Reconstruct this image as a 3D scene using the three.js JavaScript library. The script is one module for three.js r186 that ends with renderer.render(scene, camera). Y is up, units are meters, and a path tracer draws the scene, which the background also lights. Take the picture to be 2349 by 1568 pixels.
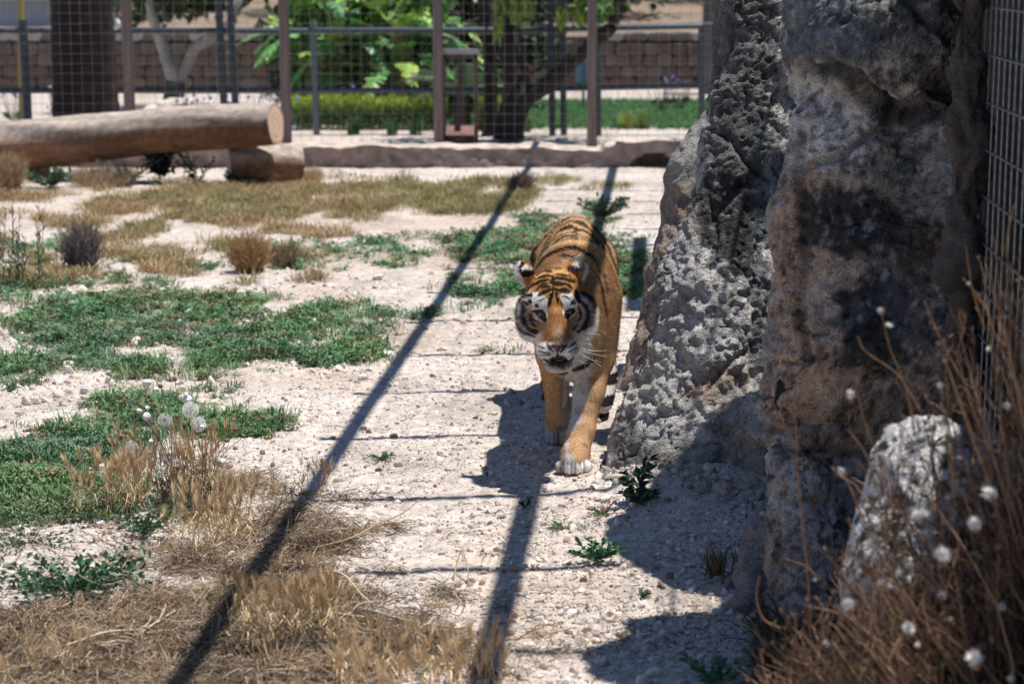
import * as THREE from 'three';
import { mergeGeometries } from 'three/addons/utils/BufferGeometryUtils.js';

// ------------------------------------------------------------------ camera, sky, sun, exposure
const scene = new THREE.Scene();
const F = 4700, CX = 1174, CY = 784, CAM_H = 2.2, PITCH = Math.atan2(864, F);   // measured on the photograph at 2348 x 1568
const camera = new THREE.PerspectiveCamera(2 * Math.atan(CY / F) * 180 / Math.PI, 1024 / 683, 0.3, 400);
camera.position.set(0, CAM_H, 0);
camera.rotation.set(-PITCH, 0, 0);
camera.focus = 9.0;
camera.userData.fStop = 3.0;
scene.add(camera);

const renderer = new THREE.WebGLRenderer({ antialias: true });
renderer.toneMapping = THREE.LinearToneMapping;
renderer.toneMappingExposure = 1.27;
renderer.shadowMap.enabled = true;

{ // clear midday sky
  const W = 256, H = 128, data = new Float32Array(W * H * 4);
  for (let r = 0; r < H; r++) {
    const el = ((r + 0.5) / H - 0.5) * Math.PI, y = Math.max(0, Math.sin(el));
    const k = Math.pow(1 - y, 3.2);
    const z = [0.095, 0.185, 0.40], hz = [0.36, 0.45, 0.56];
    for (let c = 0; c < W; c++) {
      const o = (r * W + c) * 4;
      for (let i = 0; i < 3; i++) data[o + i] = (z[i] + (hz[i] - z[i]) * k) * 0.74;
      data[o + 3] = 1;
    }
  }
  const t = new THREE.DataTexture(data, W, H, THREE.RGBAFormat, THREE.FloatType);
  t.mapping = THREE.EquirectangularReflectionMapping; t.magFilter = THREE.LinearFilter; t.needsUpdate = true;
  scene.background = t; scene.environment = t;
}
const SUN = new THREE.Vector3(0.258, 0.966, -0.021).normalize();
const sun = new THREE.DirectionalLight(new THREE.Color(1.0, 0.945, 0.885), 5.0);
sun.position.copy(SUN).multiplyScalar(40); sun.target.position.set(0, 0, -12);
sun.position.add(sun.target.position);
sun.castShadow = true; sun.shadow.mapSize.set(4096, 4096); sun.shadow.radius = 1;
Object.assign(sun.shadow.camera, { left: -22, right: 22, top: 34, bottom: -34, near: 1, far: 90 });
scene.add(sun, sun.target);

// ------------------------------------------------------------------ helpers
function rng(seed) { let s = seed >>> 0; return () => { s = (s + 0x6d2b79f5) | 0; let t = Math.imul(s ^ (s >>> 15), 1 | s); t = (t + Math.imul(t ^ (t >>> 7), 61 | t)) ^ t; return ((t ^ (t >>> 14)) >>> 0) / 4294967296; }; }
const V = (x, y, z) => new THREE.Vector3(x, y, z);
const clamp = (x, a = 0, b = 1) => Math.min(b, Math.max(a, x));
const lerp = (a, b, t) => a + (b - a) * t;
const sstep = (a, b, x) => { const t = clamp((x - a) / (b - a)); return t * t * (3 - 2 * t); };
const mix3 = (a, b, t) => [lerp(a[0], b[0], t), lerp(a[1], b[1], t), lerp(a[2], b[2], t)];
const sC = Math.cos(PITCH), sS = Math.sin(PITCH);
// where a sight line at picture place (u, v) is after `s` metres along the view axis, and where it meets the ground
function P(u, v, s) { const a = (u - CX) / F * s, b = (CY - v) / F * s; return V(a, CAM_H - sS * s + sC * b, -sC * s - sS * b); }
function G(u, v) { const d = P(u, v, 1); const k = CAM_H / (CAM_H - d.y); return V(d.x * k, 0, d.z * k); }
function Gs(u, v) { const d = P(u, v, 1); return CAM_H / (CAM_H - d.y); }
// world point -> where the photograph shows it (only to lay out measured outlines)
function proj(p) { const y = p.y - CAM_H, s = -sS * y - sC * p.z, b = sC * y - sS * p.z; return [CX + p.x / s * F, CY - b / s * F, s]; }

// gradient noise
const PERM = new Uint8Array(512); { const r = rng(77), p = [...Array(256).keys()]; for (let i = 255; i > 0; i--) { const j = Math.floor(r() * (i + 1)); [p[i], p[j]] = [p[j], p[i]]; } for (let i = 0; i < 512; i++) PERM[i] = p[i & 255]; }
function grad(h, x, y, z) { const u = (h & 8) ? y : x, v = (h & 12) === 0 ? y : ((h & 13) === 12 ? x : z); return ((h & 1) ? -u : u) + ((h & 2) ? -v : v); }
function noise(x, y, z) {
  const X0 = Math.floor(x), Y0 = Math.floor(y), Z0 = Math.floor(z); x -= X0; y -= Y0; z -= Z0;
  const X = X0 & 255, Y = Y0 & 255, Z = Z0 & 255, u = x * x * x * (x * (x * 6 - 15) + 10), v = y * y * y * (y * (y * 6 - 15) + 10), w = z * z * z * (z * (z * 6 - 15) + 10);
  const A = PERM[X] + Y, AA = PERM[A & 255] + Z, AB = PERM[(A + 1) & 255] + Z, B = PERM[(X + 1) & 255] + Y, BA = PERM[B & 255] + Z, BB = PERM[(B + 1) & 255] + Z;
  const g = (i, a, b, c) => grad(PERM[i & 511], a, b, c);
  return lerp(lerp(lerp(g(AA, x, y, z), g(BA, x - 1, y, z), u), lerp(g(AB, x, y - 1, z), g(BB, x - 1, y - 1, z), u), v),
    lerp(lerp(g(AA + 1, x, y, z - 1), g(BA + 1, x - 1, y, z - 1), u), lerp(g(AB + 1, x, y - 1, z - 1), g(BB + 1, x - 1, y - 1, z - 1), u), v), w);
}
function fbm(x, y, z, o = 4, g = 0.5) { let s = 0, a = 1, n = 0; for (let i = 0; i < o; i++) { s += a * noise(x, y, z); n += a; a *= g; x = x * 2.03 + 11.3; y = y * 2.03 + 5.7; z = z * 2.03 - 3.1; } return s / n; }
function hash3(i, j, k) { let n = Math.imul(i, 374761393) ^ Math.imul(j, 668265263) ^ Math.imul(k, 2147483647 ^ 0x5bd1e995); n = Math.imul(n ^ (n >>> 13), 1274126177); return ((n ^ (n >>> 16)) >>> 0) / 4294967296; }
function worley(x, y, z) { // [nearest distance, second nearest]
  const X = Math.floor(x), Y = Math.floor(y), Z = Math.floor(z); let a = 9, b = 9;
  for (let i = -1; i < 2; i++) for (let j = -1; j < 2; j++) for (let k = -1; k < 2; k++) {
    const cx = X + i, cy = Y + j, cz = Z + k, dx = cx + hash3(cx, cy, cz) - x, dy = cy + hash3(cx + 91, cy, cz) - y, dz = cz + hash3(cx, cy + 37, cz + 11) - z, d = dx * dx + dy * dy + dz * dz;
    if (d < a) { b = a; a = d; } else if (d < b) b = d;
  }
  return [Math.sqrt(a), Math.sqrt(b)];
}
const taken = {};
function numbered(name) { const n = taken[name] = (taken[name] ?? -1) + 1; return n ? name + '_' + String(n).padStart(3, '0') : name; }
function add(o, name, label, category, group, kind) {
  o.name = numbered(name);
  const u = {}; if (label) u.label = label; if (category) u.category = category; if (group) u.group = group; if (kind) u.kind = kind;
  o.userData = u; scene.add(o); return o;
}
function grp(name, label, category, group, pos) { const g = add(new THREE.Group(), name, label, category, group); if (pos) g.position.copy(pos); return g; }
function part(parent, name, geo, mat, kind) { const m = new THREE.Mesh(geo, mat); m.name = name; m.castShadow = m.receiveShadow = true; if (kind) m.userData.kind = kind; parent.add(m); return m; }
function meshThing(geo, mat, name, label, category, group, kind) { const m = new THREE.Mesh(geo, mat); m.castShadow = m.receiveShadow = true; return add(m, name, label, category, group, kind); }
const M = (r, g, b, rough = 0.9, o = {}) => new THREE.MeshStandardMaterial({ color: new THREE.Color().setRGB(r, g, b), roughness: rough, ...o });
const MV = (rough = 0.9, o = {}) => new THREE.MeshStandardMaterial({ vertexColors: true, roughness: rough, ...o });
function leafMat(o = {}) { return new THREE.MeshPhysicalMaterial({ vertexColors: true, roughness: 0.75, transmission: 0.3, thickness: 0, side: THREE.DoubleSide, ...o }); }

// a bag of triangles with colours
class Bag {
  constructor() { this.p = []; this.c = []; this.i = []; this.n = 0; }
  v(x, y, z, c) { this.p.push(x, y, z); this.c.push(c[0], c[1], c[2]); return this.n++; }
  tri(a, b, c) { this.i.push(a, b, c); }
  quad(a, b, c, d) { this.i.push(a, b, c, a, c, d); }
  // round bar along points, radius may vary
  tube(pts, r0, r1, col, sides = 5, col1 = null) {
    const up = V(0, 1, 0), t = V(), a = V(), b = V(), rows = [];
    for (let k = 0; k < pts.length; k++) {
      t.subVectors(pts[Math.min(k + 1, pts.length - 1)], pts[Math.max(k - 1, 0)]).normalize();
      a.crossVectors(t, Math.abs(t.y) > 0.9 ? V(1, 0, 0) : up).normalize(); b.crossVectors(t, a);
      const f = k / (pts.length - 1), r = Array.isArray(r0) ? r0[k] : lerp(r0, r1, f), row = [], cc = col1 ? mix3(col, col1, f) : col;
      for (let s = 0; s < sides; s++) { const an = s / sides * 6.2832, ca = Math.cos(an) * r, sa = Math.sin(an) * r; row.push(this.v(pts[k].x + a.x * ca + b.x * sa, pts[k].y + a.y * ca + b.y * sa, pts[k].z + a.z * ca + b.z * sa, cc)); }
      rows.push(row);
    }
    for (let k = 0; k + 1 < rows.length; k++) for (let s = 0; s < sides; s++) { const q = (s + 1) % sides; this.quad(rows[k][s], rows[k][q], rows[k + 1][q], rows[k + 1][s]); }
    const e0 = this.v(pts[0].x, pts[0].y, pts[0].z, col), e1 = this.v(pts[pts.length - 1].x, pts[pts.length - 1].y, pts[pts.length - 1].z, col1 ?? col), L = rows.length - 1;
    for (let s = 0; s < sides; s++) { const q = (s + 1) % sides; this.tri(e0, rows[0][q], rows[0][s]); this.tri(e1, rows[L][s], rows[L][q]); }
  }
  // blade: a folded strip along points, width profile
  blade(pts, w, side, col, col1 = col, fold = 0.25) {
    const rows = [];
    for (let k = 0; k < pts.length; k++) {
      const f = k / (pts.length - 1), ww = w * Math.sin(Math.PI * Math.min(1, 0.16 + f * 0.84)) * (f > 0.999 ? 0 : 1), c = mix3(col, col1, f), p = pts[k];
      if (k === pts.length - 1) rows.push([this.v(p.x, p.y, p.z, c)]);
      else rows.push([this.v(p.x - side.x * ww, p.y - side.y * ww + ww * fold, p.z - side.z * ww, c), this.v(p.x, p.y, p.z, c), this.v(p.x + side.x * ww, p.y + side.y * ww + ww * fold, p.z + side.z * ww, c)]);
    }
    for (let k = 0; k + 1 < rows.length; k++) {
      const a = rows[k], b = rows[k + 1];
      if (b.length === 1) { this.tri(a[0], a[1], b[0]); this.tri(a[1], a[2], b[0]); }
      else { this.quad(a[0], a[1], b[1], b[0]); this.quad(a[1], a[2], b[2], b[1]); }
    }
  }
  geo(smooth = true) {
    const g = new THREE.BufferGeometry();
    g.setAttribute('position', new THREE.Float32BufferAttribute(this.p, 3)); g.setAttribute('color', new THREE.Float32BufferAttribute(this.c, 3)); g.setIndex(this.i);
    if (smooth) g.computeVertexNormals();
    return g;
  }
}
// sparse surface nets of f < 0 inside; returns an indexed geometry
function surfaceNets(f, lo, hi, h, lip = 1.25, B = 8) {
  const nx = Math.ceil((hi.x - lo.x) / h), ny = Math.ceil((hi.y - lo.y) / h), nz = Math.ceil((hi.z - lo.z) / h);
  const pos = [], cell = new Map(), edges = [], S = B + 1, val = new Float32Array(S * S * S), half = B * h * 0.5, reach = half * 1.7321 * lip;
  const key = (i, j, k) => (i * (ny + 2) + j) * (nz + 2) + k, at = (a, b, c) => val[(a * S + b) * S + c];
  for (let bi = 0; bi < nx; bi += B) for (let bj = 0; bj < ny; bj += B) for (let bk = 0; bk < nz; bk += B) {
    if (Math.abs(f(lo.x + bi * h + half, lo.y + bj * h + half, lo.z + bk * h + half)) > reach) continue;
    for (let a = 0, n = 0; a < S; a++) for (let b = 0; b < S; b++) for (let c = 0; c < S; c++) val[n++] = f(lo.x + (bi + a) * h, lo.y + (bj + b) * h, lo.z + (bk + c) * h);
    for (let a = 0; a < B; a++) for (let b = 0; b < B; b++) for (let c = 0; c < B; c++) {
      let m = 0; for (let q = 0; q < 8; q++) if (at(a + (q & 1), b + ((q >> 1) & 1), c + (q >> 2)) < 0) m |= 1 << q;
      if (m === 0 || m === 255) continue;
      let sx = 0, sy = 0, sz = 0, n = 0;
      for (let q = 0; q < 8; q++) for (let ax = 0; ax < 3; ax++) {
        if (q & (1 << ax)) continue; const r = q | (1 << ax); if (((m >> q) & 1) === ((m >> r) & 1)) continue;
        const v0 = at(a + (q & 1), b + ((q >> 1) & 1), c + (q >> 2)), v1 = at(a + (r & 1), b + ((r >> 1) & 1), c + (r >> 2)), t = v0 / (v0 - v1);
        sx += (q & 1) + (ax === 0 ? t : 0); sy += ((q >> 1) & 1) + (ax === 1 ? t : 0); sz += (q >> 2) + (ax === 2 ? t : 0); n++;
        if (q === 0) edges.push(bi + a, bj + b, bk + c, ax, m & 1);
      }
      cell.set(key(bi + a, bj + b, bk + c), pos.length / 3);
      pos.push(lo.x + (bi + a + sx / n) * h, lo.y + (bj + b + sy / n) * h, lo.z + (bk + c + sz / n) * h);
    }
  }
  const idx = [];
  for (let e = 0; e < edges.length; e += 5) {
    const i = edges[e], j = edges[e + 1], k = edges[e + 2], ax = edges[e + 3], inside = edges[e + 4];
    const d1 = ax === 0 ? [0, 1, 0] : ax === 1 ? [0, 0, 1] : [1, 0, 0], d2 = ax === 0 ? [0, 0, 1] : ax === 1 ? [1, 0, 0] : [0, 1, 0];
    const q = [cell.get(key(i, j, k)), cell.get(key(i - d1[0], j - d1[1], k - d1[2])), cell.get(key(i - d1[0] - d2[0], j - d1[1] - d2[1], k - d1[2] - d2[2])), cell.get(key(i - d2[0], j - d2[1], k - d2[2]))];
    if (q.some((x) => x === undefined)) continue;
    if (inside) idx.push(q[0], q[1], q[2], q[0], q[2], q[3]); else idx.push(q[0], q[2], q[1], q[0], q[3], q[2]);
  }
  const g = new THREE.BufferGeometry();
  g.setAttribute('position', new THREE.Float32BufferAttribute(pos, 3)); g.setIndex(idx); g.computeVertexNormals();
  return g;
}
function colorize(g, fn) { // fn(x,y,z,nx,ny,nz) -> linear colour
  const p = g.attributes.position, n = g.attributes.normal, c = new Float32Array(p.count * 3);
  for (let i = 0; i < p.count; i++) { const q = fn(p.getX(i), p.getY(i), p.getZ(i), n.getX(i), n.getY(i), n.getZ(i)); c[i * 3] = q[0]; c[i * 3 + 1] = q[1]; c[i * 3 + 2] = q[2]; }
  g.setAttribute('color', new THREE.BufferAttribute(c, 3)); return g;
}
function displace(g, fn) {
  const p = g.attributes.position, n = g.attributes.normal;
  for (let i = 0; i < p.count; i++) { const d = fn(p.getX(i), p.getY(i), p.getZ(i), n.getX(i), n.getY(i), n.getZ(i)); p.setXYZ(i, p.getX(i) + n.getX(i) * d, p.getY(i) + n.getY(i) * d, p.getZ(i) + n.getZ(i) * d); }
  g.computeVertexNormals(); return g;
}
// distance shapes
const smin = (a, b, k) => { const h = Math.max(k - Math.abs(a - b), 0) / k; return Math.min(a, b) - h * h * k * 0.25; };
function cap(x, y, z, a, b, ra, rb) { const bx = b.x - a.x, by = b.y - a.y, bz = b.z - a.z, px = x - a.x, py = y - a.y, pz = z - a.z, t = clamp((px * bx + py * by + pz * bz) / (bx * bx + by * by + bz * bz)), dx = px - bx * t, dy = py - by * t, dz = pz - bz * t; return Math.sqrt(dx * dx + dy * dy + dz * dz) - lerp(ra, rb, t); }
function ell(x, y, z, c, r) { const a = (x - c.x) / r.x, b = (y - c.y) / r.y, d = (z - c.z) / r.z, k0 = Math.sqrt(a * a + b * b + d * d); if (k0 < 1e-6) return -Math.min(r.x, r.y, r.z); const e = a / r.x, f = b / r.y, g = d / r.z, k1 = Math.sqrt(e * e + f * f + g * g); return k0 * (k0 - 1) / k1; }
function segDist2(px, py, ax, ay, bx, by) { const dx = bx - ax, dy = by - ay, t = clamp(((px - ax) * dx + (py - ay) * dy) / (dx * dx + dy * dy + 1e-9)), ex = px - ax - dx * t, ey = py - ay - dy * t; return [Math.sqrt(ex * ex + ey * ey), t]; }
function inPoly(x, y, q) { let r = false; for (let i = 0, j = q.length - 1; i < q.length; j = i++) { const [a, b] = q[i], [c, d] = q[j]; if ((b > y) !== (d > y) && x < (c - a) * (y - b) / (d - b) + a) r = !r; } return r; }
// grain textures that repeat
function tex(size, fn, srgb = false) {
  const d = new Uint8Array(size * size * 4);
  for (let y = 0; y < size; y++) for (let x = 0; x < size; x++) { const q = fn(x / size, y / size), o = (y * size + x) * 4; d[o] = clamp(q[0]) * 255; d[o + 1] = clamp(q[1]) * 255; d[o + 2] = clamp(q[2]) * 255; d[o + 3] = 255; }
  const t = new THREE.DataTexture(d, size, size); t.wrapS = t.wrapT = THREE.RepeatWrapping; t.magFilter = THREE.LinearFilter; t.needsUpdate = true; if (srgb) t.colorSpace = THREE.SRGBColorSpace; return t;
}
// noise periodic in u and v: a torus in 4-D is dear, so blend two shifted copies across the seam
function per(u, v, f, seed, o = 3) { const g = (a, b) => fbm(a * f, b * f, seed, o), wu = sstep(0.8, 1, u), wv = sstep(0.8, 1, v); return lerp(lerp(g(u, v), g(u - 1, v), wu), lerp(g(u, v - 1), g(u - 1, v - 1), wu), wv) * 1.0; }
// ------------------------------------------------------------------ ground
function patch(u, v, ru, rv, a) { const c = G(u, v), s = Gs(u, v), n = G(u, v + rv), f = G(u, v - rv); return { x: c.x, z: (n.z + f.z) / 2, rx: ru * s / F, rz: Math.abs(n.z - f.z) / 2, a }; }
const GREEN = [[90, 690, 230, 62, 1], [330, 720, 220, 48, 1], [520, 700, 130, 25, .7], [60, 590, 110, 50, .8], [690, 770, 200, 62, 1], [840, 795, 70, 30, .7], [560, 800, 130, 40, .8], [200, 820, 230, 45, .8], [60, 860, 130, 30, .8], [420, 850, 120, 22, .6], [330, 945, 130, 36, 1.2], [520, 975, 130, 28, 1.1], [200, 985, 90, 22, .9],
  [80, 1060, 190, 80, 1], [120, 1150, 190, 45, .9], [250, 1030, 120, 45, .8], [430, 905, 110, 16, .5],
  [980, 572, 190, 32, 1.1], [1180, 570, 140, 48, 1.2], [1290, 530, 110, 45, 1], [1370, 490, 45, 26, .9], [1420, 590, 70, 42, 1.1], [1440, 640, 60, 44, 1.1], [1140, 655, 115, 34, 1.1], [1060, 705, 150, 14, .8], [940, 722, 70, 10, .7],
  [340, 590, 95, 17, .9], [700, 590, 110, 32, .7], [470, 615, 60, 10, .7], [1180, 805, 60, 7, .5], [760, 720, 90, 25, .35], [300, 770, 300, 22, .6], [1445, 545, 60, 10, .6], [1240, 495, 60, 15, .5]]
  .map((q) => patch(...q));
const DRY = [[760, 450, 300, 36, 1.1], [1080, 450, 150, 36, 1.1], [560, 465, 330, 34, .75], [250, 450, 300, 40, .5], [1230, 425, 160, 14, .8], [120, 520, 220, 60, .4], [500, 520, 280, 30, .45], [1030, 480, 150, 14, .7], [700, 500, 200, 20, .6], [400, 600, 300, 30, .45], [640, 630, 150, 20, .4], [1180, 470, 80, 14, .7], [60, 640, 120, 20, .5]]
  .map((q) => patch(...q));
const LITTER = [[330, 1500, 480, 120, 1], [700, 1440, 330, 110, .9], [560, 1240, 270, 90, 1], [150, 1400, 240, 60, .8], [820, 1530, 300, 60, .8], [440, 1120, 200, 60, .7], [720, 1200, 130, 60, .6], [1180, 1480, 170, 25, .4], [40, 1500, 160, 90, .8], [650, 1340, 200, 40, .8]]
  .map((q) => patch(...q));
const field = (L, x, z) => { let s = 0; for (const p of L) { const a = (x - p.x) / p.rx, b = (z - p.z) / p.rz, d = a * a + b * b; if (d < 1.9) s += p.a * sstep(1.9, 0.25, d); } return s; };
const greenAt = (x, z) => { const f = field(GREEN, x, z); return f <= 0 ? 0 : clamp(f * 0.82 + fbm(x * 2.6, 3.1, z * 1.7, 4) * 1.9 - 0.18, 0, 1.2); };
const dryAt = (x, z) => { const f = field(DRY, x, z); return f <= 0 ? 0 : clamp(f * 0.68 + fbm(x * 2.0, 9.1, z * 1.1, 4) * 2.4 - 0.22, 0, 1.2); };
const litterAt = (x, z) => { const f = field(LITTER, x, z); return f <= 0 ? 0 : clamp(f * 0.72 + fbm(x * 3.6, 19.1, z * 3.0, 4) * 2.1 - 0.34, 0, 1.1); };
function hgt(x, z) {
  let h = 0.022 * fbm(x * 0.9, 1.5, z * 0.9, 3) + 0.010 * noise(x * 5, 4.4, z * 5);
  const foot = Math.hypot((x - 0.86) / 0.5, (z + 8.0) / 0.75); h += 0.05 * sstep(1.1, 0.3, foot);
  const toe = Math.hypot((x - 0.80) / 0.50, (z + 8.50) / 0.42); if (toe < 1.4) h += 0.085 * sstep(1.25, 0.35, toe + 0.35 * noise(x * 6, 2, z * 6));
  return h;
}
{
  const xs = [], zs = [];
  for (let x = -45; x < -4.6; x += Math.max(0.12, (-4.6 - x) * 0.18)) xs.push(x);
  for (let x = -4.6; x < 2.6; x += 0.022) xs.push(x);
  for (let x = 2.6; x < 45; x += Math.max(0.12, (x - 2.6) * 0.18)) xs.push(x);
  xs.push(45);
  for (let d = -6; d < 4.6; d += 0.8) zs.push(-d);
  for (let d = 4.6; d < 150; d *= d < 26 ? 1.0032 : 1.06) zs.push(-d);
  const nx = xs.length, nz = zs.length, pos = new Float32Array(nx * nz * 3), col = new Float32Array(nx * nz * 3), uv = new Float32Array(nx * nz * 2), idx = [];
  const sand = [0.58, 0.515, 0.465], pale = [0.69, 0.635, 0.59], tan = [0.50, 0.375, 0.25], soil = [0.25, 0.185, 0.115], straw = [0.30, 0.235, 0.175], dark = [0.33, 0.295, 0.265];
  const lawn = [0.075, 0.14, 0.035];
  for (let j = 0, n = 0; j < nz; j++) for (let i = 0; i < nx; i++, n++) {
    const x = xs[i], z = zs[j], near = z < -4 && z > -27 && x > -9 && x < 6;
    let y = hgt(x, z); const fine = near ? noise(x * 19, 0.3, z * 19) * 0.007 + noise(x * 47, 1.3, z * 47) * 0.005 : 0;
    pos[n * 3] = x; pos[n * 3 + 1] = y + fine; pos[n * 3 + 2] = z; uv[n * 2] = x / 1.3; uv[n * 2 + 1] = z / 1.3;
    let c = mix3(sand, pale, clamp(0.5 + fbm(x * 1.3, 7.7, z * 1.3, 4) * 1.5));
    c = mix3(c, dark, clamp(fbm(x * 2.2 + 40, 2.2, z * 1.5, 4) * 2.4 - 0.16) * 0.8);
    c = mix3(c, tan, clamp(fbm(x * 0.8 + 9, 5.5, z * 0.8, 3) * 1.3 + sstep(-13, -18, z) * 0.25 * sstep(0.6, -1.5, x)) * 0.55);
    if (near) {
      const g = greenAt(x, z), d = dryAt(x, z), l = litterAt(x, z);
      c = mix3(c, tan, clamp(d) * 0.75); c = mix3(c, soil, clamp(g - 0.15) * 0.6);
      c = mix3(c, mix3(straw, soil, clamp(0.5 + 1.6 * noise(x * 9, 8, z * 9))), clamp(l) * 0.72);
      const s = 1 + 0.30 * noise(x * 14, 5, z * 14) + 0.26 * noise(x * 33, 6, z * 33); c = [c[0] * s, c[1] * s, c[2] * s];
    }
    if (z < -27.6) { const w = sstep(-27.6, -28.2, z) * sstep(-34.5, -33, z + 0.5 * noise(x * .5, 1, z * .5)) * sstep(-3.2, -1.2, x); c = mix3(c, lawn, w * clamp(0.8 + fbm(x, 3, z, 3))); }
    col.set(c, n * 3);
    if (i && j) { const a = n - nx - 1, b = n - nx, d = n - 1; idx.push(a, b, n, a, n, d); }
  }
  const g = new THREE.BufferGeometry();
  g.setAttribute('position', new THREE.BufferAttribute(pos, 3)); g.setAttribute('color', new THREE.BufferAttribute(col, 3)); g.setAttribute('uv', new THREE.BufferAttribute(uv, 2)); g.setIndex(idx); g.computeVertexNormals();
  if (g.attributes.normal.getY(Math.floor(nx * nz / 2)) < 0) { for (let i = 0; i < idx.length; i += 3) { const t = idx[i]; idx[i] = idx[i + 1]; idx[i + 1] = t; } g.setIndex(idx); g.computeVertexNormals(); }
  // grain of grit: many little stones as light and dark flecks, and the relief that goes with them
  const r = rng(5), S = 1024, hm = new Float32Array(S * S), tone = new Float32Array(S * S);
  for (let k = 0; k < 9000; k++) {
    const cx = r() * S, cy = r() * S, rad = 1.2 + 7 * Math.pow(r(), 5), t = (r() - 0.45) * 0.5, e = 0.6 + 0.7 * r(), an = r() * 6.28, ca = Math.cos(an), sa = Math.sin(an);
    for (let y = -Math.ceil(rad * 1.4); y <= rad * 1.4; y++) for (let x = -Math.ceil(rad * 1.4); x <= rad * 1.4; x++) {
      const a = (x * ca + y * sa) / rad, b = (y * ca - x * sa) / (rad * e), d = a * a + b * b; if (d > 1) continue;
      const o = ((Math.floor(cy) + y + S) % S) * S + (Math.floor(cx) + x + S) % S, hh = Math.sqrt(1 - d) * rad / 8; if (hh > hm[o]) { hm[o] = hh; tone[o] = t; }
    }
  }
  const fl = tex(S, (u, v) => { const o = Math.floor(v * S) * S + Math.floor(u * S), q = clamp(0.80 + tone[o] * 0.7 + per(u, v, 60, 3.3, 2) * 0.24); return [q, q * 0.985, q * 0.965]; });
  const bm = tex(S, (u, v) => { const o = Math.floor(v * S) * S + Math.floor(u * S), q = clamp(hm[o] * 0.8 + 0.15 + per(u, v, 90, 7.3, 2) * 0.22); return [q, q, q]; });
  const mat = MV(0.95, { map: fl, bumpMap: bm, bumpScale: 0.011 });
  meshThing(g, mat, 'ground', 'dry sandy ground of the enclosure with pale grit and worn patches', null, null, 'structure');
}
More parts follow.
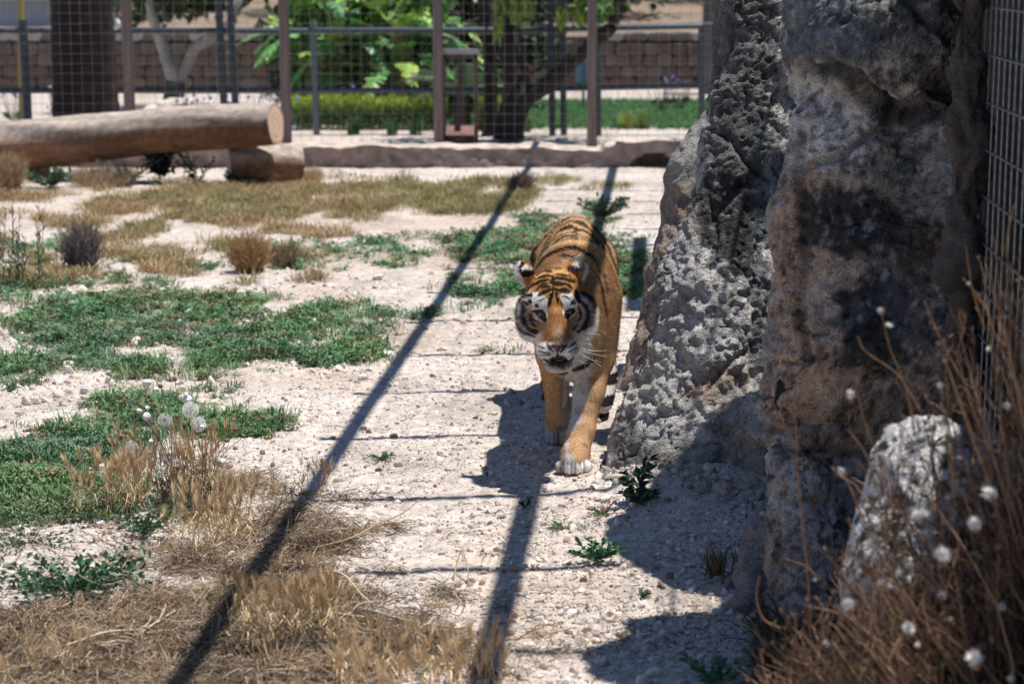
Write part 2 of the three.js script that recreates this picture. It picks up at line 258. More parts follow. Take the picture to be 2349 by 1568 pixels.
// ------------------------------------------------------------------ loose grit, stones
const stoneGeos = [];
{
  const r = rng(31);
  for (let k = 0; k < 6; k++) {
    const g = new THREE.IcosahedronGeometry(1, k < 4 ? 1 : 2); g.deleteAttribute('uv');
    const p = g.attributes.position, sx = 0.8 + 0.5 * r(), sy = 0.5 + 0.3 * r(), sz = 0.8 + 0.4 * r();
    const cuts = [...Array(7)].map(() => [V(r() - .5, r() - .5, r() - .5).normalize(), 0.66 + 0.24 * r()]);
    for (let i = 0; i < p.count; i++) {
      const q = V(p.getX(i), p.getY(i), p.getZ(i)); q.multiplyScalar(1 + 0.22 * noise(q.x * 1.7 + k * 9, q.y * 1.7, q.z * 1.7));
      for (const [n, d] of cuts) { const e = q.dot(n) - d; if (e > 0) q.addScaledVector(n, -e); }
      p.setXYZ(i, q.x * sx, q.y * sy, q.z * sz);
    }
    g.computeVertexNormals(); stoneGeos.push(g);
  }
  const mats = new THREE.Matrix4(), q = new THREE.Quaternion(), e = new THREE.Euler();
  for (let k = 0; k < 4; k++) {
    const list = [], n = 30000;
    for (let tries = 0; tries < n; tries++) {
      const v = 330 + 1330 * Math.pow(r(), 0.62) * 1.0, u = -120 + 2300 * r(), p = G(u, Math.max(v, 395)); p.x += (r() - .5) * 0.1; p.z += (r() - .5) * 0.2;
      if (greenAt(p.x, p.z) > 0.5 && r() < 0.75) continue; if (litterAt(p.x, p.z) > 0.6 && r() < 0.15) continue;
      const cl = clamp(0.42 + 1.0 * fbm(p.x * 1.6, 44, p.z * 1.6, 3)); if (r() > cl) continue;
      const s = Math.min(0.0022 + 0.0036 * Math.pow(r(), 1.6) + 0.015 * Math.pow(r(), 16), 0.017);
      list.push([p, s, r()]);
    }
    const im = new THREE.InstancedMesh(stoneGeos[k], M(1, 1, 1, 0.9), list.length);
    list.forEach(([p, s, t], i) => {
      e.set(r() * 6, r() * 6, r() * 6); q.setFromEuler(e);
      mats.compose(V(p.x, hgt(p.x, p.z) + s * 0.25, p.z), q, V(s * (0.9 + .4 * r()), s * (0.7 + .3 * r()), s * (0.9 + .4 * r()))); im.setMatrixAt(i, mats);
      const b = 0.72 + 0.5 * r(), c = t < 0.12 ? [0.32, 0.22, 0.16] : t < 0.2 ? [0.26, 0.25, 0.25] : [0.60, 0.535, 0.48]; im.setColorAt(i, new THREE.Color().setRGB(c[0] * b, c[1] * b, c[2] * b));
    });
    im.castShadow = im.receiveShadow = true;
    add(im, 'gravel', 'loose pale grit scattered over the ground', null, null, 'stuff');
  }
  { // pale rubble among the weeds at the left
    const list = []; for (let i = 0; i < 5200; i++) { const p = G(-80 + 1000 * r(), 610 + 320 * r()); const c = clamp(.35 + 1.6 * fbm(p.x * 1.1, 88, p.z * .9, 3)); if (r() > c) continue; list.push([p, .005 + .010 * r() * r() + .028 * Math.pow(r(), 12)]); }
    const im = new THREE.InstancedMesh(stoneGeos[2], M(1, 1, 1, .92), list.length);
    list.forEach(([p, s], i) => { e.set(r() * 6, r() * 6, r() * 6); q.setFromEuler(e); mats.compose(V(p.x, hgt(p.x, p.z) + s * .4, p.z), q, V(s, s * .7, s)); im.setMatrixAt(i, mats); const b = .8 + .3 * r(); im.setColorAt(i, new THREE.Color().setRGB(.68 * b, .62 * b, .56 * b)); });
    im.castShadow = im.receiveShadow = true; add(im, 'rubble', 'pale rubble lying among the weeds at the left', null, null, 'stuff');
  }
  { // broken bits along the foot of the rocks
    const list = []; for (let i = 0; i < 520; i++) { const f = r(), a = f < .6 ? G(lerp(1385, 1750, f / .6), lerp(1108, 1188, f / .6) + 26 * (r() - .45)) : G(lerp(1620, 1760, (f - .6) / .4), lerp(1290, 1440, (f - .6) / .4) + 60 * (r() - .5)); list.push([a, .004 + .012 * r() * r() + .024 * Math.pow(r(), 9)]); }
    const im = new THREE.InstancedMesh(stoneGeos[3], M(1, 1, 1, .92), list.length);
    list.forEach(([p, s], i) => { e.set(r() * 6, r() * 6, r() * 6); q.setFromEuler(e); mats.compose(V(p.x, hgt(p.x, p.z) + s * .3, p.z), q, V(s * 1.2, s * .8, s)); im.setMatrixAt(i, mats); const b = .6 + .5 * r(); im.setColorAt(i, new THREE.Color().setRGB(.46 * b, .41 * b, .37 * b)); });
    im.castShadow = im.receiveShadow = true; add(im, 'rubble', 'broken bits of rock along the foot of the boulders', null, null, 'stuff');
  }
  // single stones
  const pale = M(0.60, 0.53, 0.46, 0.92), brown = M(0.36, 0.27, 0.20, 0.92), grey = M(0.42, 0.40, 0.38, 0.92), red = M(0.40, 0.22, 0.16, 0.9);
  const rows = [[830, 1188, 17, pale, 'flat tan stone beside the right end of the dry straw'], [1140, 1272, 12, brown, 'small brown stone left of the thick post shadow'], [1455, 1312, 15, pale, 'oval pale stone nearest the shade edge by the lower rock foot'], [1110, 1312, 14, brown, 'dark brown clod on the lowest thin shadow line'],
    [1640, 1452, 34, grey, 'large grey slab half buried in the shade at the bottom right'], [1650, 1358, 36, brown, 'flat dark stone in the shade in front of the dry grass tuft'], [155, 842, 30, pale, 'large white stone among the grass at the left'], [228, 808, 16, pale, 'white stone just above the largest left hand stone'], [1465, 672, 14, pale, 'pale square stone right of the tiger by the beam shadow'], [575, 957, 16, red, 'reddish stone at the end of the green patch'],
    [1045, 1492, 22, pale, 'pale stone in the straw at the foot of the thick post shadow'], [470, 1440, 26, grey, 'grey stone lying in the left post shadow'], [690, 1520, 18, pale, 'pale stone in the straw at the bottom'], [1205, 1150, 10, brown, 'little dark stone under the thick post shadow below the paw'], [1490, 1170, 20, grey, 'grey stone beside the dark green weed'], [1420, 1185, 13, pale, 'white pointed stone at the tip of the small moss patch'], [1570, 1480, 15, grey, 'grey pebble in the shade right of the lower shadow edge'], [265, 622, 17, pale, 'white stone behind the left grass band']];
  rows.forEach(([u, v, w, m, label], i) => {
    const p = G(u, v), s = w * Gs(u, v) / F * 0.55, o = meshThing(stoneGeos[i % 6], m, 'stone', label, 'stone');
    o.position.set(p.x, hgt(p.x, p.z) + s * 0.25, p.z); o.rotation.set(0.3 * r(), r() * 6, 0.3 * r()); o.scale.set(s, s * (0.6 + 0.3 * r()), s * 0.85);
  });
}
// ------------------------------------------------------------------ artificial rock along the right hand fence
const crk = (x, y, z) => { const m = noise(x * 2.3 + 5, y * 2.3, z * 2.3) + 0.15; if (m < 0) return 0; const a = Math.abs(noise(x * 4.2 + 0.3 * noise(x * 15, y * 15, z * 15), y * 5.5 + 0.3 * noise(x * 15, y * 15 + 7, z * 15), z * 4.2)); return sstep(0.045, 0.0, a) * clamp(m * 4); };
const grainTex = tex(512, (u, v) => { const a = per(u, v, 46, 1.3, 3), b = per(u, v, 120, 8.3, 2); const q = clamp(0.86 + a * 0.7 + b * 0.5); return [q, q, q]; });
const grainBump = tex(512, (u, v) => { const q = clamp(0.5 + per(u, v, 46, 1.3, 3) * 0.6 + per(u, v, 120, 8.3, 2) * 0.6); return [q, q, q]; });
const rockMat = MV(0.93, { map: grainTex, bumpMap: grainBump, bumpScale: 0.011 });
// texture places from the face that each triangle turns to; vertices on a change of face are doubled
function rockUV(g) {
  const p = g.attributes.position, n = g.attributes.normal, c = g.attributes.color, ix = g.index.array, map = new Map(), P3 = [], N3 = [], C3 = [], UV = [], out = new Uint32Array(ix.length), S = 0.42;
  for (let t = 0; t < ix.length; t += 3) {
    let a = 0, b = 0, d = 0; for (let k = 0; k < 3; k++) { const i = ix[t + k]; a += n.getX(i); b += n.getY(i); d += n.getZ(i); } a = Math.abs(a); b = Math.abs(b); d = Math.abs(d);
    const ax = a > b && a > d ? 0 : b > d ? 1 : 2;
    for (let k = 0; k < 3; k++) { const i = ix[t + k], key = i * 3 + ax; let o = map.get(key); if (o === undefined) { o = UV.length / 2; map.set(key, o); const x = p.getX(i), y = p.getY(i), z = p.getZ(i); P3.push(x, y, z); N3.push(n.getX(i), n.getY(i), n.getZ(i)); C3.push(c.getX(i), c.getY(i), c.getZ(i)); UV.push((ax === 0 ? z : x) / S, (ax === 1 ? z : y) / S); } out[t + k] = o; }
  }
  g.setAttribute('position', new THREE.Float32BufferAttribute(P3, 3)); g.setAttribute('normal', new THREE.Float32BufferAttribute(N3, 3)); g.setAttribute('color', new THREE.Float32BufferAttribute(C3, 3)); g.setAttribute('uv', new THREE.Float32BufferAttribute(UV, 2)); g.setIndex(new THREE.BufferAttribute(out, 1)); return g;
}
const line = (s, pts) => pts.map(([u, v]) => { const p = P(u, v, s); return [p.x, p.y]; });
const blobs = (s, L) => L.map(([u, v, ru, rv, c, a, an = 0]) => { const p = P(u, v, s); return { x: p.x, y: p.y, rx: ru * s / F, ry: rv * s / F, c, a, ca: Math.cos(an), sa: Math.sin(an) }; });
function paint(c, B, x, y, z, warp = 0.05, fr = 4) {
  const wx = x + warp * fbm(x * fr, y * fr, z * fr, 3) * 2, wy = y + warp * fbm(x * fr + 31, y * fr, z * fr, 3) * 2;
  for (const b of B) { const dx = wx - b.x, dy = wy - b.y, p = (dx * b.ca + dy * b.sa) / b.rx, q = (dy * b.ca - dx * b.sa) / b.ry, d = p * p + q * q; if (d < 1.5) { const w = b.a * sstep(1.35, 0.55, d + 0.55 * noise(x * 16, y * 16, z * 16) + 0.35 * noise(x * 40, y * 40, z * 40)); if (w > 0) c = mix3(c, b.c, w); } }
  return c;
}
function groove(L, x, y, depth, w) { let m = 1e9; for (let i = 0; i + 1 < L.length; i++) { const d = segDist2(x, y, L[i][0], L[i][1], L[i + 1][0], L[i + 1][1])[0]; if (d < m) m = d; } return -depth * Math.exp(-(m * m) / (w * w)); }
const BLACK = [0.035, 0.034, 0.036], SLATE = [0.105, 0.135, 0.165], GREY = [0.42, 0.415, 0.405], PALE = [0.70, 0.69, 0.675], PINK = [0.56, 0.375, 0.255], RUST = [0.36, 0.22, 0.12], UMBER = [0.13, 0.09, 0.065];
const E = (u, v, s, x, y, z) => [P(u, v, s), V(x, y, z)];

{ // near mass with the overhanging bulge
  const parts = [E(2090, 560, 7.75, 0.40, 1.5, 0.46), E(2040, 75, 7.24, 0.28, 0.27, 0.30), E(1985, 395, 7.47, 0.235, 0.25, 0.25), E(1930, 100, 7.6, 0.2, 0.35, 0.3), E(2020, 600, 7.46, 0.31, 0.28, 0.3), E(1975, 860, 7.45, 0.31, 0.42, 0.34), E(2010, 1230, 7.45, 0.38, 0.5, 0.4), E(2190, 300, 7.5, 0.2, 0.9, 0.3), E(2205, 760, 7.35, 0.2, 1.0, 0.3), E(2130, 1000, 7.35, 0.25, 0.8, 0.3), E(2020, -260, 7.7, 0.30, 0.6, 0.4), E(1905, -60, 7.75, 0.17, 0.4, 0.3), [V(1.62, 2.9, -7.60), V(0.36, 0.7, 0.50)], [V(1.70, 2.9, -8.15), V(0.36, 0.6, 0.50)], [V(1.80, 2.6, -7.28), V(0.32, 0.5, 0.26)], [V(1.70, 2.72, -6.98), V(0.2, 0.42, 0.26)], [V(1.38, 2.78, -6.42), V(0.33, 0.42, 0.42)], [V(1.75, 2.85, -6.55), V(0.3, 0.45, 0.5)]];
  const caps = [[P(1835, 500, 7.5), P(1805, 980, 7.42), 0.095, 0.10], [P(1832, 1055, 7.2), P(1862, 1440, 6.98), 0.115, 0.165], [P(1885, 300, 7.5), P(1850, 560, 7.5), 0.11, 0.1]];
  const f = (x, y, z) => { let d = 9; for (const [c, r] of parts) d = smin(d, ell(x, y, z, c, r), 0.09); for (const [a, b, ra, rb] of caps) d = smin(d, cap(x, y, z, a, b, ra, rb), 0.09); if (y < 2.2) d = Math.max(d, x * 0.9973 + z * 0.0732 - 1.03 - 0.05 * Math.max(0, y - 2.1)); return d; };
  const g = surfaceNets(f, V(0.62, -0.08, -8.75), V(2.1, 3.7, -5.95), 0.0095, 1.5);
  const s = 7.28, under = line(s, [[1885, 160], [1925, 172], [1962, 214], [2010, 246], [2070, 262], [2130, 250], [2178, 205], [2194, 120], [2180, 60]]), diag = line(s, [[1838, 395], [1880, 374], [1930, 350], [2050, 262]]), small = line(s, [[1900, 332], [1925, 322], [1952, 298]]), col = line(s, [[1852, 300], [1838, 395], [1848, 480], [1852, 620], [1842, 720], [1846, 820]]), foot = line(7.2, [[1740, 1012], [1800, 1003], [1880, 1012], [2010, 1032]]), side = line(s, [[2040, -10], [2110, 60], [2170, 110]]), low = line(s, [[1980, 560], [2060, 600], [2140, 540], [2180, 470]]);
  displace(g, (x, y, z) => {
    const w = worley(x * 11, y * 11, z * 11)[0], lowm = sstep(0.95, 0.6, y);
    return (0.045 + 0.13 * sstep(2.1, 2.5, y)) * fbm(x * 3.1, y * 3.1, z * 3.1, 3) + 0.024 * fbm(x * 11, y * 11, z * 11, 4) + 0.012 * noise(x * 27, y * 34, z * 27) - 0.012 * Math.max(0, fbm(x * 34, y * 34, z * 34, 2) - 0.12) * 4 - 0.018 * crk(x, y, z) + 0.004 * noise(x * 70, y * 70, z * 70) + lowm * 0.012 * (0.5 - w)
      + groove(under, x, y, 0.11, 0.026) + groove(diag, x, y, 0.045, 0.011) + groove(small, x, y, 0.02, 0.01) + groove(col, x, y, 0.03, 0.016) + groove(foot, x, y, 0.035, 0.013) + groove(side, x, y, 0.03, 0.02) + groove(low, x, y, 0.018, 0.02);
  });
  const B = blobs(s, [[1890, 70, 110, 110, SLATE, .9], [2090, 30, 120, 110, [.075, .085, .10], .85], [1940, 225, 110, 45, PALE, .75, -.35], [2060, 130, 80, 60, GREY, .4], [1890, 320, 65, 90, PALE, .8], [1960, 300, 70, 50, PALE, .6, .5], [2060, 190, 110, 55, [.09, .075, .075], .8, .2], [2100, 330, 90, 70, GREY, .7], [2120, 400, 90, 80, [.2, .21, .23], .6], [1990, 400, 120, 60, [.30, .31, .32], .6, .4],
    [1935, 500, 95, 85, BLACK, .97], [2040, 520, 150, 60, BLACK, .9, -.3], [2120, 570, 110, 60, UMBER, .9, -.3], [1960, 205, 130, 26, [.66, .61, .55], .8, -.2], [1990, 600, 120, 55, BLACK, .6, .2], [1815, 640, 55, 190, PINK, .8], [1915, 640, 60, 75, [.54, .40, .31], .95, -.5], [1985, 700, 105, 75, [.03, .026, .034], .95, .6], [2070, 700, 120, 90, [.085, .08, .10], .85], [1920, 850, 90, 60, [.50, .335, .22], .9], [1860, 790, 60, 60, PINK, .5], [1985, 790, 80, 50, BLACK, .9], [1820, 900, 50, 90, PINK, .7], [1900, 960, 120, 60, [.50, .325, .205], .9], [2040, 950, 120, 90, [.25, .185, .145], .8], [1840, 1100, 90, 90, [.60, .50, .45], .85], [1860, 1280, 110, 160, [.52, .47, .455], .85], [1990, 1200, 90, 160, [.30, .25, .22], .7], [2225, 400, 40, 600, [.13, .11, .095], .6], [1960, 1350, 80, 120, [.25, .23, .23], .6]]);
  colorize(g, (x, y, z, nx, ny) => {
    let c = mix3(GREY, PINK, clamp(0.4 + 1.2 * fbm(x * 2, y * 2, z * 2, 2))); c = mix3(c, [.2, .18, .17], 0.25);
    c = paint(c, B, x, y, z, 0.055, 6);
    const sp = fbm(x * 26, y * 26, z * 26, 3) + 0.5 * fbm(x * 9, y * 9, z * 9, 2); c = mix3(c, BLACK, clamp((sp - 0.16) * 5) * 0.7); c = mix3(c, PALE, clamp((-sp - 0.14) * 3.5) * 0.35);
    c = mix3(c, [.04, .032, .027], crk(x, y, z) * 0.75); const spot = noise(x * 15, y * 15 + 9, z * 15); if (y < 0.75) c = mix3(c, RUST, clamp((spot - 0.3) * 5) * 0.7 * sstep(0.75, 0.55, y));
    const dg = Math.min(groove(under, x, y, 1, 0.035), groove(diag, x, y, 0.6, 0.012), groove(col, x, y, 0.5, 0.012)); c = mix3(c, [.06, .045, .035], -dg * 0.75);
    const t = 1.0 + 0.55 * fbm(x * 13, y * 13, z * 13, 3); return [c[0] * t, c[1] * t, c[2] * t];
  });
  rockUV(g); const root = grp('rock_mass', 'tall stained rock mass with an overhanging bulge beside the wire fence', 'rock', null, null);
  part(root, 'rock_face', g, rockMat);
  // torn hole with wire netting showing
  const hb = new Bag(), c0 = P(1806, 905, 7.33);
  for (let i = 0; i < 16; i++) { const x = -0.036 + i * 0.0048; hb.tube([V(c0.x + x, c0.y - 0.055, c0.z + 0.012), V(c0.x + x + 0.012, c0.y + 0.055, c0.z + 0.012)], 0.0011, 0.0011, [.05, .055, .06], 4); }
  for (let i = 0; i < 20; i++) { const y = -0.052 + i * 0.0055; hb.tube([V(c0.x - 0.04, c0.y + y, c0.z + 0.012), V(c0.x + 0.045, c0.y + y - 0.01, c0.z + 0.012)], 0.0011, 0.0011, [.05, .055, .06], 4); }
  const nb = new THREE.SphereGeometry(1, 20, 14); nb.scale(0.048, 0.068, 0.012); nb.translate(c0.x + 0.002, c0.y, c0.z - 0.002);
  displace(nb, (x, y, z) => 0.012 * noise(x * 40, y * 40, z * 10)); part(root, 'dark_hole', nb, M(.012, .012, .014, 1)); part(root, 'wire_netting', hb.geo(), MV(0.6));
  // low knob of rock at the foot
  const kb = [[P(1752, 1235, 7.34), .05], [P(1736, 1325, 7.22), .075], [P(1716, 1405, 7.12), .07], [P(1775, 1340, 7.3), .12], [P(1790, 1250, 7.3), .10]];
  const kg = surfaceNets((x, y, z) => { let d = 9; for (const [p, r] of kb) d = smin(d, Math.hypot(x - p.x, y - p.y, z - p.z) - r, 0.09); return d; }, V(0.5, -0.06, -7.6), V(1.15, 0.5, -6.7), 0.009, 1.2);
  displace(kg, (x, y, z) => 0.045 * fbm(x * 9, y * 9, z * 9, 3) + 0.008 * noise(x * 40, y * 40, z * 40));
  colorize(kg, (x, y, z) => { const t = 0.8 + 0.6 * fbm(x * 18, y * 18, z * 18, 3); return [.33 * t, .30 * t, .285 * t]; });
  rockUV(kg); const k = meshThing(kg, rockMat, 'rock', 'small low grey knob of rock left of the pale column foot', 'rock');
}
{ // pale lumpy lobe with a black crest
  const caps = [[P(1592, 1090, 9.06), P(1655, 690, 9.2), 0.365, 0.295], [P(1655, 690, 9.2), P(1705, 380, 9.3), 0.285, 0.175], [P(1705, 380, 9.3), P(1752, -120, 9.4), 0.175, 0.20], [P(1470, 1100, 9.0), P(1500, 960, 9.2), 0.13, 0.10]];
  const parts = [E(1720, 900, 9.35, 0.38, 0.5, 0.45), E(1760, 500, 9.5, 0.3, 0.6, 0.4), E(1800, 150, 9.5, 0.25, 0.7, 0.35), E(1668, 215, 9.3, 0.045, 0.10, 0.08), E(1600, 560, 9.15, 0.06, 0.10, 0.08), E(1650, 1130, 8.98, 0.30, 0.12, 0.16), E(1790, 1060, 8.75, 0.22, 0.38, 0.30)];
  const f = (x, y, z) => { let d = 9; for (const [a, b, ra, rb] of caps) d = smin(d, cap(x, y, z, a, b, ra, rb), 0.12); for (const [c, r] of parts) d = smin(d, ell(x, y, z, c, r), 0.08); return d; };
  const g = surfaceNets(f, V(0.30, -0.08, -10.4), V(1.86, 3.6, -7.9), 0.0092, 1.4);
  const s = 8.9, crack = line(s, [[1640, 300], [1690, 330], [1720, 380], [1780, 420]]), crack2 = line(s, [[1590, 590], [1620, 520], [1700, 440], [1760, 400]]), crack3 = line(s, [[1640, 480], [1650, 560], [1620, 620]]), edge = line(s, [[1752, 560], [1735, 700], [1728, 900], [1740, 1100]]), cr4 = line(s, [[1620, 880], [1660, 830], [1710, 800]]);
  displace(g, (x, y, z) => {
    const qx = x + 0.03 * noise(x * 12, y * 12, z * 12), qy = y + 0.03 * noise(x * 12 + 9, y * 12, z * 12), pop = sstep(1.32, 1.0, y + 0.25 * fbm(x * 3, y * 3, z * 3, 2)), w1 = worley(qx * 14, qy * 17, z * 14), w2 = worley(qx * 36, qy * 40, z * 36)[0], pit = fbm(x * 30, y * 30, z * 30, 2);
    const str = noise((x + y * 0.6) * 26, (y - x * 0.9) * 7, z * 14), foot = sstep(0.32, 0.12, y);
    return 0.055 * fbm(x * 3.3 + 7, y * 3.3, z * 3.3, 3) + pop * (1 - foot) * (0.026 * (0.5 - w1[0]) * (0.6 + 1.2 * Math.abs(fbm(x * 6, y * 6, z * 6, 2)) * 2) + 0.016 * (0.55 - w2) + 0.012 * str + 0.022 * fbm(x * 13, y * 13, z * 13, 3)) - (1 - pop) * 0.018 * Math.max(0, pit - 0.05) * 2.2 + (1 - pop) * 0.012 * (0.5 - w1[0]) - crk(x, y, z) * 0.016 + 0.005 * noise(x * 75, y * 75, z * 75) + 0.02 * foot * fbm(x * 9, y * 9, z * 9, 2)
      + groove(crack, x, y, 0.03, 0.015) + groove(crack2, x, y, 0.035, 0.016) + groove(crack3, x, y, 0.03, 0.014) + groove(edge, x, y, 0.03, 0.02) + groove(cr4, x, y, 0.03, 0.012);
  });
  const B = blobs(s, [[1720, 120, 90, 260, [.12, .118, .115], .9], [1690, 350, 80, 90, [.10, .10, .10], .85], [1670, 510, 75, 110, BLACK, .95], [1700, 560, 45, 60, BLACK, .9], [1770, 420, 45, 160, SLATE, .7], [1745, 700, 22, 240, SLATE, .75], [1790, 330, 40, 60, [.2, .205, .2], .5], [1590, 500, 28, 60, [.28, .24, .2], .7], [1600, 390, 22, 30, RUST, .35], [1560, 560, 40, 90, GREY, .6], [1560, 700, 70, 110, [.48, .47, .45], .6], [1640, 720, 80, 60, PALE, .6], [1650, 850, 60, 25, [.42, .31, .21], .6], [1610, 890, 50, 22, [.45, .30, .19], .7, .4], [1680, 870, 50, 30, [.44, .36, .27], .4], [1700, 1000, 60, 60, [.36, .25, .18], .6], [1640, 960, 45, 20, RUST, .4], [1610, 1105, 150, 42, [.20, .15, .115], .9], [1440, 1050, 40, 90, [.17, .155, .145], .8], [1530, 1050, 60, 40, [.34, .27, .2], .5], [1690, 1150, 70, 40, [.26, .25, .25], .6]]);
  colorize(g, (x, y, z, nx, ny) => {
    let c = mix3([.56, .54, .50], PALE, clamp(0.5 + 1.4 * fbm(x * 5, y * 5, z * 5, 3)));
    c = paint(c, B, x, y, z, 0.045, 5);
    const qx = x + 0.03 * noise(x * 12, y * 12, z * 12), qy = y + 0.03 * noise(x * 12 + 9, y * 12, z * 12), w = worley(qx * 14, qy * 17, z * 14); c = mix3(c, [.12, .10, .085], sstep(0.22, 0.02, w[1] - w[0]) * clamp(0.2 + 2 * noise(x * 8, y * 8, z * 8)) * 0.55 * sstep(1.5, 1.0, y));
    const sp = fbm(x * 30, y * 30, z * 30, 3); c = mix3(c, BLACK, clamp((sp - 0.15) * 4) * 0.4); c = mix3(c, PALE, clamp((-sp - 0.18) * 4) * 0.35);
    c = mix3(c, [.05, .042, .035], crk(x, y, z) * 0.6); const t = 0.85 + 0.4 * fbm(x * 16, y * 16, z * 16, 3); return [c[0] * t, c[1] * t, c[2] * t];
  });
  rockUV(g); meshThing(g, rockMat, 'boulder', 'pale lumpy boulder with a black crest right beside the tiger', 'rock');
}
{ // lobe further back
  const caps = [[P(1562, 900, 11.0), P(1606, 640, 11.1), 0.345, 0.265], [P(1606, 640, 11.1), P(1640, 410, 11.2), 0.265, 0.245], [P(1640, 410, 11.2), P(1718, 280, 11.3), 0.245, 0.24]];
  const f = (x, y, z) => { let d = 9; for (const [a, b, ra, rb] of caps) d = smin(d, cap(x, y, z, a, b, ra, rb), 0.08); d = smin(d, ell(x, y, z, P(1760, 700, 11.4), V(0.4, 0.9, 0.5)), 0.1); return d; };
  const g = surfaceNets(f, V(0.35, -0.08, -12.3), V(1.85, 2.3, -10.2), 0.013, 1.3);
  displace(g, (x, y, z) => 0.06 * fbm(x * 3, y * 3, z * 3, 3) + 0.02 * fbm(x * 10, y * 10, z * 10, 3) + 0.018 * noise((x + y * .5) * 16, (y - x) * 4, z * 9) + 0.006 * noise(x * 45, y * 45, z * 45));
  const B = blobs(11, [[1490, 620, 60, 330, [.43, .33, .25], .85, -.25], [1585, 350, 50, 90, [.42, .42, .40], .8], [1580, 470, 30, 40, RUST, .4], [1640, 260, 50, 70, [.35, .35, .34], .6], [1430, 850, 50, 60, [.40, .32, .26], .7]]);
  colorize(g, (x, y, z) => { let c = [.30, .295, .285]; c = paint(c, B, x, y, z, 0.05, 4); const sp = fbm(x * 22, y * 22, z * 22, 3); c = mix3(c, BLACK, clamp((sp - 0.05) * 3) * 0.6); const t = 0.85 + 0.5 * fbm(x * 12, y * 12, z * 12, 3); return [c[0] * t, c[1] * t, c[2] * t]; });
  rockUV(g); meshThing(g, rockMat, 'boulder', 'smooth tan edged boulder furthest back along the rock wall', 'rock');
}
{ // white lichen boulder in the dry bush
  const f = (x, y, z) => { let d = ell(x, y, z, P(2122, 1195, 5.95), V(0.19, 0.32, 0.22)); d = smin(d, ell(x, y, z, P(2215, 1190, 5.95), V(0.13, 0.24, 0.2)), 0.08); d = smin(d, ell(x, y, z, P(2060, 1330, 5.9), V(0.16, 0.22, 0.2)), 0.08); d = smin(d, ell(x, y, z, P(2200, 1450, 5.9), V(0.25, 0.22, 0.22)), 0.06); return d; };
  const g = surfaceNets(f, V(0.75, -0.1, -6.35), V(1.75, 1.0, -5.4), 0.009, 1.4);
  displace(g, (x, y, z) => 0.03 * fbm(x * 6, y * 6, z * 6, 3) + 0.012 * fbm(x * 24, y * 24, z * 24, 3) + 0.004 * noise(x * 70, y * 70, z * 70));
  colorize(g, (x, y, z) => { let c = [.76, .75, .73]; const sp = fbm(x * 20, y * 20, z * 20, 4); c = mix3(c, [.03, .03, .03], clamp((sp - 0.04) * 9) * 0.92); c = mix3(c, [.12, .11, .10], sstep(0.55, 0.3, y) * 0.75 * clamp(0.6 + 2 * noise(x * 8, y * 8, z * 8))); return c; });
  rockUV(g); meshThing(g, rockMat, 'boulder', 'white speckled boulder behind the dry bush at lower right', 'rock');
}
// ------------------------------------------------------------------ wire fences
const DIR = V(0.0732, 0, -0.9973), SIDE = V(0.9973, 0, 0.0732);           // along the right hand fence, and across it
const onFence = (q, t, h) => V(DIR.x * t + SIDE.x * q, h, DIR.z * t + SIDE.z * q);
const darkSteelBlue = M(0.045, 0.065, 0.085, 0.42, { metalness: 0.15 }), postLight = M(0.13, 0.16, 0.185, 0.45, { metalness: 0.2 });
const steel = M(0.30, 0.315, 0.33, 0.42, { metalness: 0.55 }), darkSteel = M(0.035, 0.048, 0.062, 0.5, { metalness: 0.2 }), galv = M(0.42, 0.44, 0.46, 0.4, { metalness: 0.6 });
const weather = tex(256, (u, v) => { const a = per(u, v, 5, 2.1, 3), b = per(u, v, 40, 4.1, 2); const q = clamp(0.8 + a * 0.7 + b * 0.35); return [q, q * 0.98, q * 0.96]; });
const rustPost = M(0.27, 0.215, 0.20, 0.75, { map: weather });
function boxBetween(a, b, w, d) { const l = a.distanceTo(b), g = new THREE.BoxGeometry(w, l, d); const m = new THREE.Matrix4(), q = new THREE.Quaternion().setFromUnitVectors(V(0, 1, 0), b.clone().sub(a).normalize()); m.compose(a.clone().add(b).multiplyScalar(0.5), q, V(1, 1, 1)); return g.applyMatrix4(m); }
function wires(list, r, sides = 5, wob = 0) { const b = new Bag(), rr = rng(3); for (const [p, q] of list) { const pts = wob ? Array.from({ length: 9 }, (_, i) => p.clone().lerp(q, i / 8).add(V((rr() - .5) * wob, (rr() - .5) * wob, (rr() - .5) * wob))) : [p, q]; b.tube(pts, r, r, [1, 1, 1], sides); } const g = b.geo(); g.deleteAttribute('color'); return g; }
